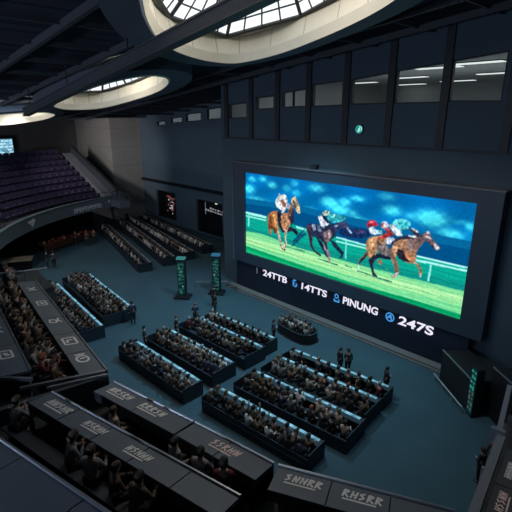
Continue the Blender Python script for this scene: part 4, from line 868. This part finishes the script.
# dark kiosk right of the screen
kk = tag(empty('screen_side_kiosk', (0, 0, 0)), 'dark low kiosk block with a green-lit column at its corner, right of the screen', 'kiosk')
a = Vector((-9.47, 24.0, 0)); b = Vector((-7.0, 22.0, 0)); d = (b-a).normalized(); n = Vector((-d.y, d.x, 0)); n = n if n.x > 0 else -n
mb = MB(); mb.prism([(a.x, a.y), (b.x, b.y), (b.x+n.x*1.6, b.y+n.y*1.6), (a.x+n.x*1.6, a.y+n.y*1.6)], 0, 1.85); mb.build('kiosk_body', M_black, kk)
mb = MB(); mb.tube(a+Vector((0, 0, 1.9)), b+Vector((0, 0, 1.9)), .05); mb.build('top_trim', M_rail, kk)
mb = MB(); mb.tube(a-n*.35+Vector((0, 0, .35)), b-n*.35+Vector((0, 0, .35)), .045)
for t_ in (0, .33, .66, 1): q = a.lerp(b, t_)-n*.35; mb.tube((q.x, q.y, 0), (q.x, q.y, .35), .03)
mb.build('foot_rail', mat('bright_rail', (.5, .52, .54), .35, .3), kk)
mb = MB(); mb.box((-6.75, 21.95, 1.4), (.5, .4, 2.8), math.atan2(d.y, d.x)); mb.build('column', M_black, kk)
g = random.Random(8); MX = Matrix.Translation((-6.75, 21.95, 0)) @ Matrix.Rotation(math.atan2(d.y, d.x), 4, 'Z'); mb = MB(); m2 = MB()
MB().box((0, -.21, 1.45), (.44, .02, 2.6), M=MX).build('column_display', glow('column_dark', (.003, .02, .02), 1), kk)
for k in range(8):
    z = 2.55-k*.3; 
    for x in (-.11, .11): (mb if k < 4 else m2).box((x+g.uniform(-.03, .03), -.23, z), (g.uniform(.08, .18), .02, g.uniform(.1, .25)), M=MX)
mb.build('green_pattern', glow('column_green', (.03, .24, .20), .8), kk); m2.build('dim_pattern', glow('column_dim', (.06, .12, .12), .7), kk)
k2 = tag(empty('equipment_cabinet', (0, 0, 0)), 'tall dark equipment cabinet behind the kiosk, right of the screen', 'cabinet')
MB().prism([(-6.3, 22.6), (-4.9, 21.5), (-3.9, 22.7), (-5.3, 23.8)], 0, 2.7).build('cabinet_body', M_black, k2); MB().tube((-6.3, 22.6, 2.75), (-4.9, 21.5, 2.75), .05).build('top_trim', M_rail, k2)
MB().box((-4.6, 21.72, 1.2), (.5, .03, .3), R(-38)).build('vent_plate', M_rail, k2)
ts = tag(empty('camera_tripod', (-4.4, 20.9, 0)), 'tall dark camera tripod beside the equipment cabinet, right edge', 'tripod')
for q in range(3): an = q*2.09; MB().tube((.55*math.cos(an), .55*math.sin(an), 0), (0, 0, 2.2), .035).build('leg', M_black, ts)
MB().tube((0, 0, 2.1), (0, 0, 3.0), .04).build('column', M_rail, ts); MB().box((.1, 0, 3.1), (.6, .3, .3), .5).tube((.3, .2, 3.1), (.6, .35, 3.1), .1).build('camera_body', M_frame, ts); MB().tube((-.3, 0, 3.0), (-.6, -.3, 4.6), .025).build('boom', M_rail, ts)

# ---------------------------------------------------------------- near galleries
EDGE = [(-28, 8.3), (-24.6, 8.0), (-24.4, 7.15), (-23.6, 6.98), (-13.0, 5.66), (-12.3, 5.45), (-8.9, 6.17), (-6.2, 6.62), (-2.45, 8.5), (-2.75, 11.5), (-3.3, 14.2)]
structure(MB().prism([(-28, YS)]+EDGE+[(XE, 14.2), (XE, YS)], 5.55, 5.9), 'floor_gallery', M_gal)
structure(MB().prism([(-27.5, YS), (-27.5, 5.0), (-19.9, 4.1), (-13.75, 3.38), (-12.3, 3.38), (-10.1, 3.86), (-5.6, 4.9), (-.6, 7.6), (-.9, 14), (XE, 14), (XE, YS)], 5.9, 6.4), 'floor_gallery_middle', M_gal)
structure(MB().prism([(-27, YS), (-27, 2.6), (-14, 1.2), (-10.2, 1.5), (-8.6, 1.85), (-3, 3.6), (1.2, 6), (1, 14), (XE, 14), (XE, YS)], 6.4, 7.1), 'floor_gallery_upper', M_gal)
mb = MB()
for a, b in zip(EDGE, EDGE[1:]): mb.bar((*a, 2.8), (*b, 2.8), .15, 5.5)
structure(mb, 'wall_gallery_front', M_deskdark)
GL = {'x': [(-.3,-.2,.3,.2),(-.3,.2,.3,-.2),(-.1,.0,.25,.05)], 'box': [(-.35,-.22,.35,-.22),(.35,-.22,.35,.22),(.35,.22,-.35,.22),(-.35,.22,-.35,-.22),(-.15,0,.15,.1),(-.15,-.08,.15,.02)],
      'tick': [(-.35,.25,.0,.15),(.0,.15,.25,.3),(-.2,-.2,.2,-.25),(.2,-.25,.28,.05),(.28,.05,-.05,.1),(-.05,.1,-.2,-.2)], 'ell': [(-.35,-.25,.35,-.25),(.35,-.25,.35,.25),(.35,.25,-.35,.25),(-.35,.25,-.35,-.25),(-.1,.15,-.1,-.1),(-.1,-.1,.18,-.1)],
      'ring': [(.3*math.cos(q),.24*math.sin(q),.3*math.cos(q+.8),.24*math.sin(q+.8)) for q in [k*.785 for k in range(8)]]+[(-.05,-.1,-.05,.12),(-.42,-.2,-.42,.2)]}
def word_strokes(seed, n=5):
    g = random.Random(seed); S = []
    for k in range(n):
        x = -.42+k*.2
        S += g.choice([[(x,-.12,x+.04,.14),(x+.04,.14,x+.15,.1),(x+.15,.1,x+.02,0),(x+.04,0,x+.14,-.12)], [(x,-.12,x+.05,.14),(x+.05,.14,x+.1,-.12),(x+.1,-.12,x+.16,.14)], [(x+.14,.13,x+.02,.08),(x+.02,.08,x+.12,-.02),(x+.12,-.02,x,-.11)], [(x,-.12,x+.05,.14),(x+.02,0,x+.13,.02),(x+.1,-.12,x+.16,.14)]])
    return S+[(-.42,-.2,.4,-.19)]
def gdesk(o0, o1, width, ztop, zf, label, plaques, rail=True, darkm=None, seams=5, tilt=.10, rail_r=.035):
    """a long gallery desk: outer edge o0->o1 (towards the arena), top sloping up to the people side"""
    o0 = Vector(o0); o1 = Vector(o1); L = (o1-o0).length; an = math.atan2(o1.y-o0.y, o1.x-o0.x); c = (o0+o1)/2
    r = tag(empty('gallery_desk', (c.x, c.y, zf), an), label, 'desk', 'gallery desks with logos'); h = ztop-zf
    for k in range(seams):
        x0, x1 = -L/2+L*k/seams+.015, -L/2+L*(k+1)/seams-.015; MB().quadbox([(x0, 0, h-.06), (x1, 0, h-.06), (x1, -width, h+tilt-.06), (x0, -width, h+tilt-.06)], (0, 0, .06)).build('desk_panel', darkm or M_desk, r)
    MB().quadbox([(-L/2, -.01, h-.1), (L/2, -.01, h-.1), (L/2, -width+.01, h+tilt-.1), (-L/2, -width+.01, h+tilt-.1)], (0, 0, .03)).build('desk_carcass', M_deskdark, r)
    MB().box((0, -.06, h/2-.05), (L, .06, h-.06)).build('front_panel', M_deskdark, r)
    MB().box((0, -width+.04, h+tilt-.2), (L, .05, .3)).build('apron', M_deskdark, r)
    if rail:
        mb = MB(); mb.tube((-L/2, -.02, h+.03), (L/2, -.02, h+.03), rail_r, 6); mb.build('edge_rail', M_rail, r)
    for wx, wy, kind, s, pink in plaques:
        p = Matrix.Rotation(-an, 2) @ Vector((wx-c.x, wy-c.y)); mb = MB(); st = GL[kind] if isinstance(kind, str) else word_strokes(kind)
        for x0, y0, x1, y1 in st:
            d_ = Vector((x1-x0, y1-y0)); l_ = d_.length or 1; q = Vector((-d_.y, d_.x))/l_*(.045 if isinstance(kind, str) else .026)*s
            P_ = [(x0*s-q.x, y0*s-q.y), (x1*s-q.x, y1*s-q.y), (x1*s+q.x, y1*s+q.y), (x0*s+q.x, y0*s+q.y)]
            mb.quadbox([(p.x+x, p.y+y, h+tilt*(-(p.y+y))/width+.006) for x, y in P_], (0, 0, .006))
        mb.build('plaque', M_plaquepink if pink else M_plaque, r)
    return r
gdesk((-23.6, 6.85), (-13.0, 5.56), .86, 6.8, 5.9, 'long grey gallery desk with white logos, front row on the left', [(-22.35, 6.25, 'x', .85, 0), (-20.25, 5.98, 'box', .8, 0), (-18.0, 5.7, 'tick', .8, 0), (-15.85, 5.45, 'ell', .85, 0), (-14.25, 5.25, 'ring', .85, 0)], seams=6)
gdesk((-27.0, 5.05), (-13.9, 3.5), .95, 7.3, 6.4, 'grey gallery desk in the second row on the left, cut by the frame edge', [(-17.55, 3.48, 'x', .9, 0), (-20.4, 3.82, 'ring', .9, 0), (-15.4, 3.2, 'box', .8, 0)], seams=6)
gdesk((-12.25, 5.42), (-8.9, 6.1), .78, 6.8, 5.9, 'front gallery desk with two white word logos, next to the railed corner', [(-11.5, 5.22, 1, .95, 0), (-10.15, 5.5, 2, .95, 0)], seams=2)
gdesk((-8.85, 6.12), (-6.25, 6.58), .78, 6.8, 5.9, 'front gallery desk facing the floor, middle of the curved run', [(-7.5, 6.02, 5, .9, 1)], seams=2)
gdesk((-6.15, 6.62), (-2.6, 8.4), .9, 6.8, 5.9, 'front gallery desk at the turn of the curved run', [(-4.2, 7.2, 6, .9, 0), (-5.4, 6.6, 7, .9, 0)], seams=3)
gdesk((-12.25, 3.55), (-5.7, 5.0), .75, 7.3, 6.4, 'second row gallery desk with bright edge rail and word logo, before the seated watchers', [(-11.4, 3.4, 3, .95, 0), (-9.9, 3.72, 4, .8, 0), (-8.3, 4.05, 8, .8, 0)], seams=5)
gdesk((-26.0, 2.6), (-14.3, 1.35), 1.0, 8.0, 7.1, 'third row gallery desk on the left', [], seams=5)
gdesk((-13.2, .95), (-3.2, 3.35), 1.3, 8.0, 7.1, 'uppermost grey gallery desk in the bottom corner, with a bright edge rail', [], seams=5, rail_r=.045)
gdesk((-.45, 7.7), (-.75, 13.8), 1.1, 7.3, 6.4, 'second gallery desk behind the thick rail, right side', [], seams=4, rail=False, darkm=M_deskdark)
for c_ in list(bpy.data.objects):
    pass
gdesk((-2.06, 8.4), (-2.48, 11.2), .9, 6.84, 5.92, 'gallery desk with two pale word logos beside the thick rail, right bottom corner', [(-2.16, 10.4, 11, .62, 0), (-1.97, 9.28, 12, .66, 1)], seams=2, rail=False, darkm=M_deskdark)
gr = tag(empty('gallery_handrail', (0, 0, 0)), 'thick grey handrail running up the right-hand gallery edge', 'handrail')
M_thick = mat('thick_rail', (.17, .19, .22), .5)
mb = MB(); mb.bar((-2.2, 8.1, 6.85), (-2.74, 11.5, 6.85), .2, .22); mb.bar((-2.84, 11.6, 6.9), (-3.4, 14.1, 6.9), .13, .14); mb.build('rail', M_thick, gr)
MB().box((-2.85, 11.55, 6.9), (.34, .12, .3), .15).build('rail_joint', M_thick, gr)
for t_ in (0, .33, .66, 1): p = Vector((-2.35, 8.3, 0)).lerp(Vector((-3.3, 13.8, 0)), t_); MB().tube((p.x, p.y, 5.9), (p.x, p.y, 6.85), .04).build('post', M_thick, gr)
# railed divider between the two gallery sections
dv = tag(empty('gallery_divider', (0, 0, 0)), 'low divider wall with two parallel handrails between the left gallery sections', 'divider')
mb = MB(); mb.bar((-13.0, 2.0, 6.45), (-12.55, 5.35, 6.45), .16, 1.05); mb.build('divider_wall', M_deskdark, dv)
mb = MB(); mb.bar((-13.5, 3.0, 7.06), (-12.72, 5.36, 7.0), .10, .10); mb.build('handrail', M_rail, dv); mb = MB(); mb.bar((-12.98, 3.6, 7.05), (-12.5, 5.3, 7.0), .08, .08); mb.build('handrail', M_rail, dv)
for p in ((-13.35, 3.45), (-12.8, 5.1)): MB().tube((*p, 5.9), (*p, 7.05), .03).build('post', M_rail, dv)
d2 = tag(empty('gallery_handrail', (0, 0, 0)), 'short grey handrail closing the second gallery row on the left', 'handrail')
mb = MB(); mb.bar((-14.6, 2.1, 7.35), (-13.35, 3.35, 7.3), .1, .1); mb.build('rail', M_rail, d2)
for p in ((-14.5, 2.2), (-13.4, 3.3)): MB().tube((*p, 6.4), (*p, 7.32), .03).build('post', M_rail, d2)
d3 = tag(empty('gallery_handrail', (0, 0, 0)), 'thin rail across the far end of the front left gallery', 'handrail')
mb = MB(); mb.path([(-25.7, 5.3, 6.95), (-25.1, 6.8, 6.95), (-24.8, 7.9, 6.95)], .05); mb.build('rail', M_rail, d3)
for p in ((-25.7, 5.3), (-25.1, 6.8), (-24.8, 7.45)): MB().tube((*p, 5.9), (*p, 6.95), .03).build('post', M_rail, d3)
# watchers in the galleries
def bench(p, q, z, label):
    p = Vector(p); q = Vector(q); c = (p+q)/2; r = tag(empty('bench', (c.x, c.y, z), math.atan2(q.y-p.y, q.x-p.x)), label, 'bench', 'gallery benches'); L = (q-p).length
    MB().box((0, -.03, .41), (L, .36, .06)).build('seat', M_deskdark, r); MB().box((0, -.03, .19), (L-.2, .12, .38)).build('plinth', M_black, r); return r
def line(p, q, z, n, where, rz=None, skip=.08, cl=None):
    p = Vector(p); q = Vector(q); an = math.atan2(q.y-p.y, q.x-p.x)
    bench(p, q, z, 'dark bench under the watchers '+where)
    for k in range(n):
        if rnd.random() < skip: continue
        c = p.lerp(q, (k+.5)/n); person(SIT[rnd.choice([0, 0, 1, 1, 2, 3, 3, 4])], (c.x+rnd.uniform(-.06, .06), c.y, z), an+rnd.uniform(-.5, .5), 'person in @ jacket, %s from left, %s' % (ordw(k), where), 'watchers '+where, cl and rnd.choice(cl))
GCL = ['charcoal', 'brown', 'grey', 'beige', 'black', 'brown', 'charcoal', 'grey', 'burgundy']
line((-23.3, 5.5), (-13.9, 4.25), 5.9, 14, 'close behind front left gallery desk', cl=GCL)
line((-23.3, 4.92), (-15.2, 3.97), 5.9, 12, 'back line of front left gallery', cl=GCL)
line((-22.5, 3.2), (-14.9, 2.25), 6.4, 9, 'behind the second row desk on the left', cl=GCL)
line((-11.6, 4.3), (-6.4, 5.45), 5.9, 7, 'behind front desk with word logos', skip=.3, cl=GCL)
line((-12.3, 2.3), (-6.8, 3.5), 6.4, 7, 'below the uppermost corner desk rail', skip=.15, cl=GCL)
line((-1.0, 8.4), (-1.3, 13), 5.92, 4, 'behind the desk at the thick right rail', skip=.3, cl=GCL)
line((-26.6, 6.2), (-24.9, 5.95), 5.9, 3, 'beyond far rail of front left gallery', skip=0, cl=['grey', 'beige', 'charcoal'])
person(SIT[1], (-14.75, 3.95, 5.9), -.2, 'person with red hair and dark jacket by the second row logo desk on the left', None, 'burgundy', 'red', 1.05)
